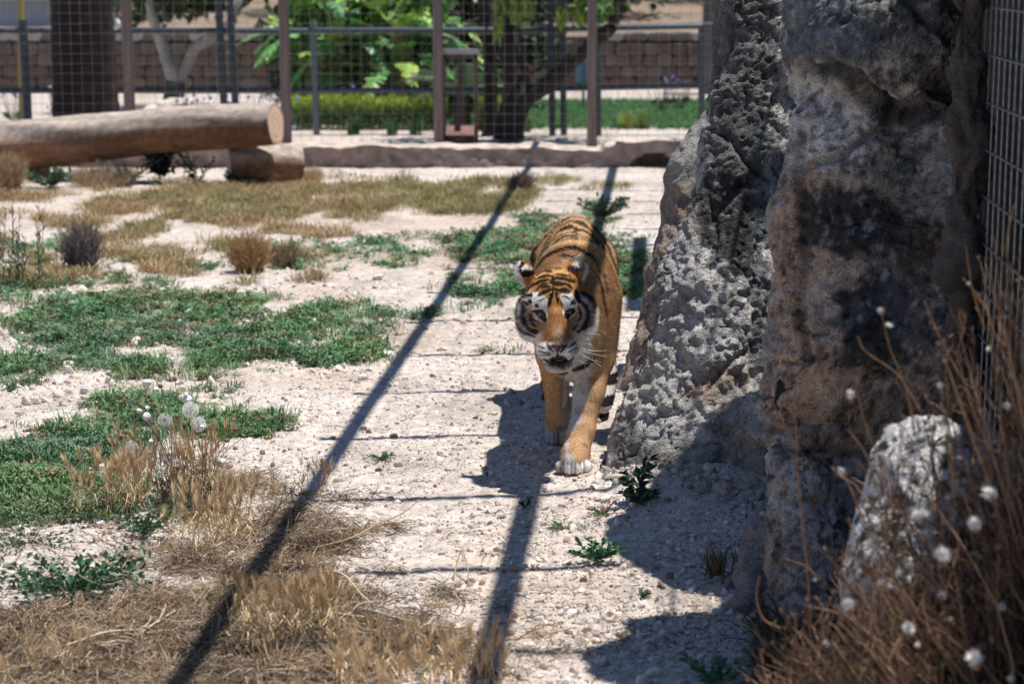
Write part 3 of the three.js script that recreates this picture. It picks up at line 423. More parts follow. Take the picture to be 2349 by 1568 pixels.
{
  const Q = 1.055, H = 4.0, first = 3.0, step = 1.04, n = 21;
  const root = grp('tall_mesh_fence', 'tall ribbed wire mesh fence along the right edge with an inward overhang', 'fence');
  // one panel, then its copies
  const vert = [], hor = [], roof = [];
  for (let i = 0; i < 10; i++) { const t = first + (i + 0.5) * step / 10; vert.push([onFence(Q, t, 0), onFence(Q, t, H)]); }
  for (let h = 0.09; h < H; h += 0.152) hor.push([onFence(Q - 0.006, first, h), onFence(Q - 0.006, first + step, h)]);
  for (let q = -0.3; q < Q; q += 0.16) roof.push([onFence(q, first, H + 0.03), onFence(q, first + step, H + 0.03)]);
  for (let i = 0; i < 5; i++) { const t = first + (i + 0.5) * step / 5; roof.push([onFence(-0.4, t, H + 0.036), onFence(Q, t, H + 0.036)]); }
  // vertical rods are ribbed: short beads
  const rb = new Bag(); for (const [a, b] of vert) { const pts = [], rad = []; const k = 200; for (let i = 0; i <= k; i++) { pts.push(a.clone().lerp(b, i / k)); rad.push(i % 2 ? 0.0032 : 0.0021); } rb.tube(pts, rad, 0, [1, 1, 1], 5); }
  const rodG = rb.geo(); rodG.deleteAttribute('color');
  const panelG = mergeGeometries([rodG, wires(hor, 0.0032, 6)]), roofG = wires(roof, 0.0017, 4);
  for (let i = 0; i < n; i++) {
    const m = part(root, 'mesh_panel', panelG, steel); m.position.copy(DIR).multiplyScalar(i * step);
    const r = part(root, 'overhang_mesh', roofG, steel); r.position.copy(DIR).multiplyScalar(i * step);
  }
  const t1 = first + n * step, rail = (q, h, a, b, w) => part(root, 'rail', boxBetween(onFence(q, a, h), onFence(q, b, h), w, w), steel);
  rail(Q + 0.05, H - 0.05, first, t1, 0.018); rail(-0.415, H, first, t1, 0.068); rail(0.52, H, first, t1, 0.085); rail(0.915, H + 0.1, 13.2, 17.0, 0.10);
  for (const v of [1500, 1310, 1143, 1002, 900, 812, 735, 672, 617, 570, 530, 495, 465, 440]) {
    const g = G(1000, v); const z = g.z - 0.0217 * H, x = g.x + 0.267 * H; // the bar whose shade falls there
    const d = V(0.9968, 0, -0.08), a = V(x, H + 0.06, z), dq = (q) => (q - (a.x * SIDE.x + a.z * SIDE.z)) / (d.x * SIDE.x + d.z * SIDE.z);
    part(root, 'cross_bar', boxBetween(a.clone().addScaledVector(d, dq(-0.52)), a.clone().addScaledVector(d, dq(Q + 0.05)), 0.055, 0.045), steel);
  }
  for (let i = 0; i <= n; i += 3) part(root, 'post', boxBetween(onFence(Q + 0.07, first + i * step, 0), onFence(Q + 0.07, first + i * step, H), 0.07, 0.07), steel);
  // cement strip between rock and fence
  const cg = surfaceNets((x, y, z) => cap(x, y, z, onFence(Q - 0.055, 6.72, -0.2), onFence(Q - 0.07, 6.85, 3.0), 0.062, 0.062), V(1.2, -.05, -7.2), V(1.85, 2.6, -6.1), 0.012);
  displace(cg, (x, y, z) => 0.10 * fbm(x * 4, y * 3.3, z * 4, 3) + 0.04 * fbm(x * 14, y * 14, z * 14, 3) + 0.012 * noise(x * 30, y * 30, z * 30));
  colorize(cg, (x, y, z) => { const t = 0.8 + 0.7 * fbm(x * 10, y * 10, z * 10, 3); return [.12 * t, .10 * t, .09 * t]; }); rockUV(cg);
  meshThing(cg, rockMat, 'cement_strip', 'rough cement strip closing the gap between rock and wire fence', 'cement strip');
}
const BACK = 23.2; // metres to the rear fence
const bx = (u, s = BACK + 0.35) => (u - CX) / F * s;
{ // rear fence: posts, wire panels, earth kerb
  const root = grp('rear_mesh_fence', 'rear fence of brown square posts and thin wire mesh', 'fence');
  const us = [-390, -42, 308, 662, 1007, 1353, 1700, 2050], zs = us.map((u) => -(BACK + 0.1 - (u - 300) * 0.0001));
  const X = us.map((u, i) => bx(u)), tops = 3.3;
  const posts = us.map((u, i) => { const g = mergeGeometries([boxBetween(V(X[i], 0, zs[i]), V(X[i] - 0.01, tops, zs[i]), 0.095, 0.095), boxBetween(V(X[i] + 0.056, 0, zs[i] - 0.02), V(X[i] + 0.046, tops, zs[i] - 0.02), 0.016, 0.05)]); return part(root, 'post', g, rustPost); });
  const wireM = M(0.36, 0.29, 0.25, 0.6, { metalness: 0.3 });
  for (let k = 0; k + 1 < us.length; k++) {
    const L = [], w = X[k + 1] - X[k] - 0.12, nv = Math.round(w / 0.115);
    for (let i = 1; i < nv; i++) { const x = X[k] + 0.06 + w * i / nv; L.push([V(x, 0.02, zs[k]), V(x + 0.004, tops, zs[k])]); }
    for (let y = 0.1; y < tops; y += 0.112) L.push([V(X[k] + 0.05, y, zs[k] + 0.006), V(X[k + 1] - 0.05, y, zs[k] + 0.006)]);
    part(root, 'wire_panel', wires(L, 0.0018, 4, 0.008), wireM);
  }
  for (let k = 0; k + 1 < us.length; k++) part(root, 'top_rail', boxBetween(V(X[k], tops - .03, zs[k] - .07), V(X[k + 1], tops - .03, zs[k] - .07), 0.05, 0.05), rustPost);
  // kerb
  const kz = -(BACK - 0.32), g = new THREE.BoxGeometry(16, 0.30, 0.55, 700, 10, 16), p = g.attributes.position;
  for (let i = 0; i < p.count; i++) {
    let x = p.getX(i) - 3, y = p.getY(i) + 0.12, z = p.getZ(i);
    const top = sstep(0.1, 0.25, y), a = fbm(x * 1.4, 3, z * 1.4, 4), b = fbm(x * 5, y * 5, z * 5, 3), hi = 0.22 + (x > 1.0 ? 0.05 : 0) + 0.05 * noise(x * 0.7, 1, 1);
    y = (y - 0.0) * (hi / 0.27) + top * a * 0.11; if (z > 0) { z += b * 0.07 + a * 0.03 + 0.02 * top - 0.02; const hx = bx(1492, BACK), q = 1 - ((x - hx) / 0.30) ** 2; if (q > 0 && y < 0.15 * q + 0.02 * b) z -= 0.34 * q; } else z += b * 0.04;
    p.setXYZ(i, x, y, z);
  }
  g.translate(0, 0, kz); g.computeVertexNormals();
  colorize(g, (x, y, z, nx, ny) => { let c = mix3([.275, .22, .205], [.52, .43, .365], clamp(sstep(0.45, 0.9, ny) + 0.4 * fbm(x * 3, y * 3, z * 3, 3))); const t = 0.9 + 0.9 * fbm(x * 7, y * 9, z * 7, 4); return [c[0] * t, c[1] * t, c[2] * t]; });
  meshThing(g, MV(0.95), 'earth_kerb', 'low crumbling earth and cement kerb under the rear fence', 'kerb');
  // gate frame with a hatch, standing in the fence
  const gx = bx(1056), gz = -(BACK + 0.22), gt = grp('hatch_gate', 'narrow metal hatch frame with a pale lintel and brown sloping flap in the rear fence', 'gate', null, V(gx, 0, gz));
  const rusty = M(.13, .09, .085, .7, { map: weather }), w = 0.20, gh = 1.26;
  part(gt, 'lintel', new THREE.BoxGeometry(0.42, 0.055, 0.12).translate(0, gh - .02, 0), galv);
  part(gt, 'lintel', new THREE.BoxGeometry(0.36, 0.05, 0.06).translate(0, gh - .08, 0), rusty);
  for (const sgn of [-1, 1]) part(gt, 'side_post', new THREE.BoxGeometry(0.045, gh - 0.05, 0.06).translate(sgn * 0.185, (gh - 0.05) / 2, 0), rusty);
  part(gt, 'lifting_bar', new THREE.BoxGeometry(0.075, 0.85, 0.03).rotateZ(-0.08).translate(0.0, 0.76, 0.01), M(.07, .055, .06, .8));
  const flap = new THREE.BoxGeometry(0.345, 0.40, 0.03); flap.rotateX(-0.75); flap.translate(0, 0.235, -0.03); part(gt, 'flap', flap, M(.30, .155, .14, .75, { map: weather }));
  part(gt, 'flap_batten', new THREE.BoxGeometry(0.33, 0.035, 0.03).rotateX(-0.75).translate(0, 0.27, 0.01), rusty);
  part(gt, 'sill', new THREE.BoxGeometry(0.36, 0.09, 0.16).translate(0, 0.06, 0.06), M(.10, .075, .07, .9));
}
{ // second fence across the keepers' path: dark tubes
  const D = 26.9, X = (u) => (u - CX) / F * (D + 0.4), z = -D - 0.1, root = grp('dark_rail_fence', 'dark grey tube rail fence with mesh behind the rear fence', 'fence');
  const tube = (a, b, r, name = 'rail') => part(root, name, wires([[a, b]], r, 8), darkSteelBlue);
  const y0 = 1.36, y1 = 0.585;
  const us = [-330, 75, 266, 728, 1188, 1366, 1600, 1900];
  const ry = (u) => (u > 1100 ? (u - 1100) * 0.0009 * 0.14 : 0);
  for (let k = 0; k + 1 < us.length; k++) { const a = us[k], b = us[k + 1]; for (const y of [y0, y1]) tube(V(X(a), y + ry(a) * 1, z), V(X(b), y + ry(b), z), y === y0 ? 0.04 : 0.036); }
  for (const u of us) part(root, 'post', wires([[V(X(u) + 0.02, 0, z), V(X(u), y0 + (u === 75 || u === 728 ? 0.14 : 0.04), z)]], u === 75 ? 0.062 : 0.045, 8), u === 728 || u === 1188 ? postLight : darkSteelBlue);
  for (const u of [528, 1268]) for (const s of [-1, 1]) part(root, 'tall_post', boxBetween(V(X(u) + s * 0.075 + 0.06, 0, z + 0.05), V(X(u) + s * 0.075 - (u === 528 ? 0.02 : 0), 3.2, z + 0.05), 0.085, 0.08), darkSteelBlue);
  for (let k = 0; k + 1 < us.length; k++) { const L = [], w = X(us[k + 1]) - X(us[k]), nv = Math.round(w / 0.1); for (let i = 1; i < nv; i++) { const x = X(us[k]) + w * i / nv; L.push([V(x, 0.05, z - 0.05), V(x, y0, z - 0.05)]); } for (let y = 0.1; y < y0; y += 0.1) L.push([V(X(us[k]), y, z - 0.045), V(X(us[k + 1]), y, z - 0.045)]); part(root, 'wire_panel', wires(L, 0.0016, 4), darkSteelBlue); }
}
{ // rough dark bank of rock outside the right hand fence
  const g = new THREE.BoxGeometry(1.2, 4.0, 16, 24, 110, 400), p = g.attributes.position;
  for (let i = 0; i < p.count; i++) { const t = p.getZ(i) + 10, q = p.getX(i) + 1.05 + 1.2, y = p.getY(i) + 1.95, e = onFence(q, t, y); const d = 0.16 * fbm(e.x * 1.3, e.y * 1.6, e.z * 1.3, 4) + 0.05 * fbm(e.x * 6, e.y * 6, e.z * 6, 3) + 0.02 * noise(e.x * 24, e.y * 24, e.z * 24); e.addScaledVector(SIDE, d - 0.10 * y * 0); p.setXYZ(i, e.x, e.y, e.z); }
  { const ix = g.index.array; for (let i = 0; i < ix.length; i += 3) { const k = ix[i]; ix[i] = ix[i + 1]; ix[i + 1] = k; } } g.computeVertexNormals();
  colorize(g, (x, y, z) => { const s = 0.7 + 0.8 * fbm(x * 5, y * 5, z * 5, 3); return mix3([.035 * s, .033 * s, .033 * s], [.07 * s, .055 * s, .045 * s], clamp(.5 + 2 * fbm(x * 2, y * 2, z * 2, 2))); });
  meshThing(g, MV(.95), 'rock_bank', 'dark rock bank seen through the wire fence at the right edge', 'rock');
}
// ------------------------------------------------------------------ log, and everything behind the rear fence
const At = (u, v, d) => { const q = P(u, v, 1), k = d / -q.z; return V(q.x * k, CAM_H + (q.y - CAM_H) * k, -d); };
const jit = (c, r, a = 0.3) => { const t = 1 - a / 2 + a * r(); return [c[0] * t, c[1] * t, c[2] * t]; };
function leaf(b, p, dir, w, len, c, r) { const s = V(r() - .5, r() - .5, r() - .5).cross(dir).normalize().multiplyScalar(w), m = p.clone().addScaledVector(dir, len * 0.45); m.y += len * 0.08; const e = p.clone().addScaledVector(dir, len); e.y -= len * 0.12; const a = b.v(p.x, p.y, p.z, c), l = b.v(m.x - s.x, m.y - s.y, m.z - s.z, c), q = b.v(m.x + s.x, m.y + s.y, m.z + s.z, c), t = b.v(e.x, e.y, e.z, c); b.tri(a, l, t); b.tri(a, t, q); }
function flatLeaf(b, p, dir, w, len, c) { const s = V(-dir.z, 0, dir.x).normalize().multiplyScalar(w), m = p.clone().addScaledVector(dir, len * .5), e = p.clone().addScaledVector(dir, len); m.y += len * .06; e.y -= len * .05; const a = b.v(p.x, p.y, p.z, c), l = b.v(m.x - s.x, m.y, m.z - s.z, c), q = b.v(m.x + s.x, m.y, m.z + s.z, c), t = b.v(e.x, e.y, e.z, c); b.tri(a, l, t); b.tri(a, t, q); }
function leafCloud(b, c, rad, n, size, A, B, r, shell = 0.55, droop = 0) {
  for (let i = 0; i < n; i++) {
    const d = V(r() * 2 - 1, r() * 2 - 1, r() * 2 - 1); if (d.length() > 1 || d.length() < 0.05) { i--; continue; } d.normalize().multiplyScalar(shell + (1 - shell) * Math.pow(r(), 0.5));
    const lump = 1 + 0.35 * noise(d.x * 2.2 + c.x, d.y * 2.2 + c.y, d.z * 2.2 + c.z), p = V(c.x + d.x * rad.x * lump, c.y + d.y * rad.y * lump, c.z + d.z * rad.z * lump); if (p.y < 0.02) continue;
    if (noise(p.x * 1.9, p.y * 1.9, p.z * 1.9) < -0.22) continue;
    const o = V(r() - .5, r() - .5 - droop, r() - .5).normalize(); leaf(b, p, o, size * (0.25 + .2 * r()), size * (0.7 + .6 * r()), jit(mix3(A, B, r()), r, .4), r);
  }
}
const bendTube = (b, pts, r0, r1, c, sides = 10) => b.tube(new THREE.CatmullRomCurve3(pts).getPoints(pts.length * 5), r0, r1, c, sides);
const woodTex = tex(512, (u, v) => { const a = per(u, v * 0.12, 60, 2.2, 3), b = per(u, v, 9, 6.6, 3); const q = clamp(0.78 + a * 0.45 + b * 0.5); return [q, q * 0.97, q * 0.94]; });
function trunkGeo(pts, radii, seed, amp, colf, sides = 40, capColor = null) { // a log with a skin of its own and sawn ends
  const cv = new THREE.CatmullRomCurve3(pts), n = 90, pos = [], col = [], uv = [], idx = [], len = cv.getLength();
  for (let k = 0; k <= n; k++) {
    const f = k / n, p = cv.getPointAt(f), t = cv.getTangentAt(f), a = V(0, 1, 0).cross(t); if (a.length() < 0.1) a.set(1, 0, 0); a.normalize(); const b = t.clone().cross(a), i = f * (radii.length - 1), j = Math.min(Math.floor(i), radii.length - 2), R = lerp(radii[j], radii[j + 1], i - j);
    for (let s = 0; s <= sides; s++) { const an = s / sides * 6.28319, q = a.clone().multiplyScalar(Math.cos(an)).addScaledVector(b, Math.sin(an)), nn = amp * (fbm(q.x * 2 + seed, q.y * 2 + f * len * 1.2, q.z * 2, 3) * 1.6 + 0.35 * noise(an * 3, f * len * 0.8, seed) + 0.25 * noise(Math.cos(an) * 9, Math.sin(an) * 9, f * len * 2)), w = p.clone().addScaledVector(q, R * (1 + nn)); pos.push(w.x, w.y, w.z); const c = colf(q, f, an); col.push(...c); uv.push(an / 6.283 * R * 6.28 / 0.6, f * len / 0.6); }
  }
  for (let k = 0; k < n; k++) for (let s = 0; s < sides; s++) { const a = k * (sides + 1) + s, b = a + sides + 1; idx.push(a, a + 1, b, a + 1, b + 1, b); }
  const g = new THREE.BufferGeometry(); g.setAttribute('position', new THREE.Float32BufferAttribute(pos, 3)); g.setAttribute('color', new THREE.Float32BufferAttribute(col, 3)); g.setAttribute('uv', new THREE.Float32BufferAttribute(uv, 2)); g.setIndex(idx); g.computeVertexNormals();
  const caps = [0, n].map((k) => { const c = cv.getPointAt(k / n), b = new Bag(), rings = []; for (let j = 0; j <= 10; j++) { const row = []; for (let s = 0; s < sides; s++) { const o = (k * (sides + 1) + s) * 3, f = j / 10, x = lerp(c.x, pos[o], f), y = lerp(c.y, pos[o + 1], f), z = lerp(c.z, pos[o + 2], f), t = capColor ?? [.5, .36, .26]; row.push(b.v(x, y, z, jit(t, () => 0.5 + 0.9 * noise(f * 9, s * 0.09, seed) + (j > 8 ? -0.5 : 0), .5))); } rings.push(row); } for (let j = 0; j < 10; j++) for (let s = 0; s < sides; s++) { const q = (s + 1) % sides; if (k) b.quad(rings[j][s], rings[j + 1][s], rings[j + 1][q], rings[j][q]); else b.quad(rings[j][s], rings[j][q], rings[j + 1][q], rings[j + 1][s]); } return b.geo(); });
  return [g, ...caps];
}
{
  const wood = MV(0.85, { map: woodTex, side: THREE.DoubleSide }), cut = MV(0.9, { side: THREE.DoubleSide });
  const colf = (q, f, an) => { const s = 0.8 + 0.6 * fbm(q.x * 3, q.y * 3 + f * 7, q.z * 3, 3); return mix3([.29 * s, .15 * s, .082 * s], [.60 * s, .52 * s, .45 * s], sstep(-0.05, 0.55, q.y + 0.25 * noise(an * 2, f * 12, 3))); };
  const mk = (name, label, pts, radii, seed, cap) => { const [g, c0, c1] = trunkGeo(pts, radii, seed, 0.075, colf, 44, cap), t = grp(name, label, 'log'); part(t, 'bark', g, wood); part(t, 'sawn_end', c0, cut); part(t, 'sawn_end', c1, cut); };
  mk('fallen_log', 'long barkless tree trunk raised on shorter logs before the rear fence', [At(-190, 345, 22.2), At(60, 331, 21.7), At(200, 318, 21.3), At(420, 296, 20.95), At(632, 284, 20.68)], [.275, .27, .256, .24, .226, .212], 3, [.62, .44, .32]);
  mk('log', 'short thick log under the right end of the long trunk', [At(524, 378, 20.95), At(610, 375, 21.05), At(690, 375, 21.15)], [.185, .2, .205, .2, .185], 8, [.5, .42, .35]);
  mk('log', 'dark short log under the left part of the long trunk', [At(40, 393, 21.65), At(98, 395, 21.9)], [.13, .14, .13], 12, [.2, .13, .09]);
}
{ // big dark palm trunk with leaf scars
  const root = grp('palm_tree', 'thick dark ringed palm trunk behind the log at left', 'palm'), b = new Bag(), rr = rng(41), pts = [], rad = [], c0 = At(196, 268, 25.0), top = At(186, 0, 25.0);
  for (let i = 0; i <= 150; i++) { const f = i / 150, y = f * 4.6; pts.push(V(lerp(c0.x, top.x, y / top.y), y - 0.02, -25)); rad.push((0.40 - 0.02 * y) * (1 + 0.035 * Math.abs(Math.sin(y * 15)) + 0.03 * noise(y * 9, 1, 2)) + 0.08 * Math.exp(-y * 5)); }
  b.tube(pts, rad, 0, [.030, .022, .024], 28); part(root, 'trunk', b.geo(), MV(0.95, { map: woodTex }));
  const fr = new Bag(); for (let k = 0; k < 18; k++) { const an = k * 2.4, el = 0.9 - 0.07 * k, L = []; for (let i = 0; i <= 8; i++) { const s = i / 8 * 2.6; L.push(V(pts[150].x + Math.cos(an) * s * Math.cos(el), 4.6 + s * Math.sin(el) - s * s * 0.26, -25 + Math.sin(an) * s * Math.cos(el))); } for (let i = 1; i < 8; i++) for (const s of [-1, 1]) for (let m = 0; m < 4; m++) { const p = L[i].clone().lerp(L[i + 1], m / 4), d = V(-Math.sin(an) * s, -0.4, Math.cos(an) * s).add(V(Math.cos(an) * 0.7, 0, Math.sin(an) * 0.7)).normalize(); leaf(fr, p, d, 0.02, 0.55, jit([.05, .10, .03], rr), rr); } fr.tube(L, 0.02, 0.006, [.08, .1, .04], 4); }
  part(root, 'crown', fr.geo(false), leafMat());
}
const bark = MV(0.95);
function tree(name, label, limbs, clouds, seed, cat = 'tree') {
  const root = grp(name, label, cat), rr = rng(seed), t = new Bag(); for (const [pts, r0, r1, c] of limbs) bendTube(t, pts, r0, r1, c ?? [.06, .05, .045]); if (limbs.length) { const g = t.geo(); displace(g, (x, y, z) => 0.015 * fbm(x * 8, y * 6, z * 8, 2)); part(root, 'trunk', g, bark); }
  const f = new Bag(); for (const [c, rad, n, size, A, B, sh, dr] of clouds) leafCloud(f, c, rad, n, size, A, B, rr, sh ?? 0.5, dr ?? 0); if (clouds.length) part(root, 'crown', f.geo(false), leafMat()); return root;
}
const DK = [.018, .045, .022], DK2 = [.035, .085, .032], MID = [.06, .17, .045], LIT = [.15, .34, .06], YEL = [.34, .42, .07];
{ const d = 31, g = [.42, .40, .375]; tree('forked_tree', 'grey forked tree left of centre behind the dark rail fence', [[[At(396, 262, d), At(398, 225, d), At(402, 188, d)], .17, .15, [.09, .08, .06]], [[At(402, 192, d), At(388, 155, d), At(374, 115, d + .1), At(356, 60, d + .1), At(338, -10, d + .2), At(320, -90, d)], .105, .06, g], [[At(404, 192, d), At(430, 150, d), At(446, 112, d - .1), At(482, 88, d - .2), At(520, 62, d - .2), At(545, 10, d - .2), At(560, -70, d)], .095, .07, [.30, .29, .28]], [[At(545, 15, d), At(590, -20, d), At(640, -70, d)], .07, .05, [.05, .045, .04]]], [[At(430, -15, d + .6), V(.85, .34, .6), 1500, .13, DK, DK2, .2], [At(360, -75, d + .2), V(1.3, .5, .9), 2400, .13, DK, MID, .2], [At(560, -60, d + .2), V(.9, .35, .9), 1500, .13, DK, MID, .2], [At(340, 10, d + 1.5), V(.6, .3, .4), 700, .12, DK, DK2, .2]], 51); }
{ const d = 26.1, c = [.022, .02, .02]; tree('leaning_tree', 'dark leaning tree with two stems and hanging yellow green leaves', [[[At(1166, 318, d), At(1168, 285, d), At(1182, 240, d), At(1186, 190, d + .1), At(1172, 110, d + .2), At(1158, 20, d + .3), At(1150, -90, d + .3)], .21, .15, c], [[At(1178, 250, d), At(1205, 224, d), At(1238, 206, d), At(1280, 172, d - .1), At(1326, 128, d - .2), At(1372, 88, d - .2), At(1402, 62, d - .3), At(1418, 10, d - .3), At(1450, -80, d - .3)], .125, .07, c], [[At(1120, 318, d + .9), At(1125, 200, d + .9), At(1118, 60, d + 1), At(1110, -60, d + 1)], .1, .08, c]],
  [[At(1142, 30, d - .2), V(.07, .36, .12), 110, .10, YEL, LIT, .1, .9], [At(1192, 8, d - .2), V(.15, .24, .2), 150, .11, LIT, YEL, .1, .9], [At(1287, 36, d), V(.09, .13, .1), 60, .12, LIT, YEL, .1, .8], [At(1342, 15, d), V(.16, .24, .2), 240, .13, LIT, YEL, .1, .8], [At(1392, 10, d - .2), V(.2, .22, .3), 260, .12, MID, LIT, .1, .7], [At(1240, -90, d), V(1.6, .42, .9), 2600, .13, DK2, MID, .1, .4], [At(1250, 175, d + .4), V(.10, .14, .2), 70, .10, MID, LIT, .1, .9]], 52); }
{ // banana plants
  const rr = rng(61), stems = [[708, 232, 29.6, 1.5, 1], [762, 236, 29.2, 1.75, 1], [815, 238, 29.8, 1.9, 1], [862, 236, 29.4, 1.6, 0], [905, 240, 29.0, 1.45, 2], [948, 236, 29.7, 1.7, 1], [985, 240, 30.0, 1.3, 1]];
  stems.forEach(([u, v, d, h, kind], i) => {
    const base = At(u, 262, d); base.y = 0; const root = grp('banana_plant', ['broad leafed banana plant beside the fourth brown fence space, leftmost', 'banana plant with a tall pale stem, second from the left', 'tallest banana plant with arching bright leaves', 'banana plant with a bare tan stem in the middle of the clump', 'banana plant with a withered yellow leaf hanging down', 'banana plant just left of the hatch gate post', 'small banana plant rightmost in the clump'][i], 'banana plant', null, base);
    const s = new Bag(); bendTube(s, [V(0, 0, 0), V(0.03, h * .5, 0), V(0.05 * (rr() - .5), h, 0)], .085, .055, kind === 0 ? [.27, .22, .14] : [.20, .20, .09], 10); part(root, 'stem', s.geo(), MV(0.8));
    for (let k = 0; k < 17; k++) {
      const an = k * 2.4 + rr() * 0.7, el = 0.1 + 1.0 * rr(), L = 0.8 + 0.65 * rr(), b = new Bag(), pts = [], y0 = h * (0.42 + 0.58 * rr());
      for (let q = 0; q <= 9; q++) { const t = q / 9 * L; pts.push(V(Math.cos(an) * t * Math.cos(el), y0 + t * Math.sin(el) - t * t * (0.34 + 0.3 * (1 - el)), Math.sin(an) * t * Math.cos(el))); }
      const side = V(-Math.sin(an), 0.15 * (rr() - .5), Math.cos(an)), lit = rr(), c = lit < 0.3 ? [.10, .30, .10] : lit < 0.7 ? [.17, .44, .11] : [.36, .58, .08]; const lw = 0.13 + 0.05 * rr(); for (let q = 1; q < 9; q++) for (const sd of [-1, 1]) for (let m = 0; m < 2; m++) { // torn into strips
        const p0 = pts[q].clone().lerp(pts[q + 1] ?? pts[q], m / 2), p1 = pts[q].clone().lerp(pts[q + 1] ?? pts[q], (m + .96) / 2), w = lw * Math.sin(Math.PI * clamp((q + m / 2) / 9.6)) * (.75 + .35 * rr()), cc = rr() < .07 ? [.30, .22, .07] : jit(c, rr, .35), dr = .03 + .10 * rr() * rr(), sk = pts[Math.min(q + 1, 9)].clone().sub(pts[q]).multiplyScalar(.35);
        const e0 = p0.clone().addScaledVector(side, sd * w).add(sk), e1 = p1.clone().addScaledVector(side, sd * w * (.9 + .15 * rr())).add(sk); e0.y += w * .3 - dr; e1.y += w * .3 - dr * (.7 + .5 * rr()); b.quad(b.v(p0.x, p0.y, p0.z, cc), b.v(p1.x, p1.y, p1.z, cc), b.v(e1.x, e1.y, e1.z, cc), b.v(e0.x, e0.y, e0.z, cc)); } b.tube(pts, 0.011, 0.004, [.22, .30, .10], 4); part(root, 'leaf', b.geo(), leafMat({ roughness: 0.45 }));
    }
    for (let k = 0; k < (kind === 2 ? 3 : 1); k++) { const b = new Bag(), x = 0.06 + 0.03 * k; b.blade([V(x, h * .92, .06), V(x + .05, h * .7, .09), V(x + .04, h * .4, .1), V(x, h * .2, .1)], 0.06, V(1, 0, .3), kind === 2 ? [.42, .27, .03] : [.22, .17, .10], kind === 2 ? [.30, .20, .04] : [.18, .13, .08], .6); part(root, 'withered_leaf', b.geo(), leafMat()); }
  });
  const c0 = At(1060, 246, 28.2); c0.y = 0; const cy = grp('cycad', 'feathery pale green fronds behind the hatch gate', 'palm', null, c0), fb = new Bag();
  for (let k = 0; k < 15; k++) { const an = 0.42 * k + rr() * .3, el = 0.35 + 0.7 * rr(), L = 0.75 + .35 * rr(), pts = []; for (let q = 0; q <= 10; q++) { const t = q / 10 * L; pts.push(V(Math.cos(an) * t * Math.cos(el), .45 + t * Math.sin(el) - t * t * .42, Math.sin(an) * t * Math.cos(el))); } fb.tube(pts, .009, .004, [.2, .25, .1], 4); for (let q = 1; q < 10; q++) for (const s of [-1, 1]) for (let m = 0; m < 3; m++) leaf(fb, pts[q].clone().lerp(pts[q + 1], m / 3), V(-Math.sin(an) * s + Math.cos(an) * .6, -.15, Math.cos(an) * s + Math.sin(an) * .6).normalize(), .010, .2, jit([.17, .27, .13], rr), rr); }
  part(cy, 'fronds', fb.geo(false), leafMat()); const cs = new Bag(); bendTube(cs, [V(0, 0, 0), V(0, .25, 0), V(0, .5, 0)], .13, .1, [.08, .06, .045]); part(cy, 'stem', cs.geo(), bark);
}
tree('shrub', 'dark dense shrub behind the banana plants', [], [[At(760, 120, 32), V(1.0, 1.2, .7), 3600, .16, DK, MID, .3], [At(900, 60, 32.4), V(1.2, 1.4, .8), 4200, .16, DK, MID, .3], [At(830, 20, 31), V(1.0, .7, .5), 1800, .16, MID, LIT, .3], [At(720, 60, 31), V(.5, .7, .5), 900, .16, MID, LIT, .3], [At(960, 90, 31.2), V(.5, .8, .5), 900, .15, DK2, LIT, .3], [At(735, 15, 29.7), V(.42, .55, .3), 620, .3, [.09, .26, .07], [.28, .55, .10], .2, .3], [At(850, 10, 29.9), V(.65, .5, .3), 800, .3, [.08, .24, .08], [.26, .52, .10], .2, .3], [At(705, 130, 30.0), V(.3, .5, .25), 420, .26, [.07, .22, .07], [.22, .46, .09], .2, .3], [At(960, 30, 29.9), V(.38, .55, .3), 520, .26, [.08, .24, .09], [.22, .44, .12], .2, .3], [At(820, 150, 30.4), V(.7, .42, .3), 700, .26, [.05, .16, .05], [.18, .40, .08], .2, .3], [At(840, 140, 29.3), V(.85, .5, .35), 1500, .10, [.05, .15, .05], [.22, .42, .10], .15], [At(720, 60, 29.4), V(.4, .6, .35), 900, .10, [.05, .15, .05], [.22, .42, .10], .15], [At(930, 20, 29.4), V(.5, .5, .35), 900, .10, [.05, .15, .05], [.20, .40, .10], .15], [At(1010, 110, 29.6), V(.25, .4, .3), 300, .2, [.08, .2, .09], [.2, .36, .16], .2, .3]], 71, 'shrub');
tree('shrub', 'very dark shrub behind the leaning tree and hatch gate', [], [[At(1090, 110, 31.5), V(.75, 1.3, .7), 3200, .14, [.010, .022, .014], DK, .2], [At(1190, 50, 31.8), V(.75, .9, .7), 2400, .14, [.010, .024, .012], DK2, .2]], 72, 'shrub');
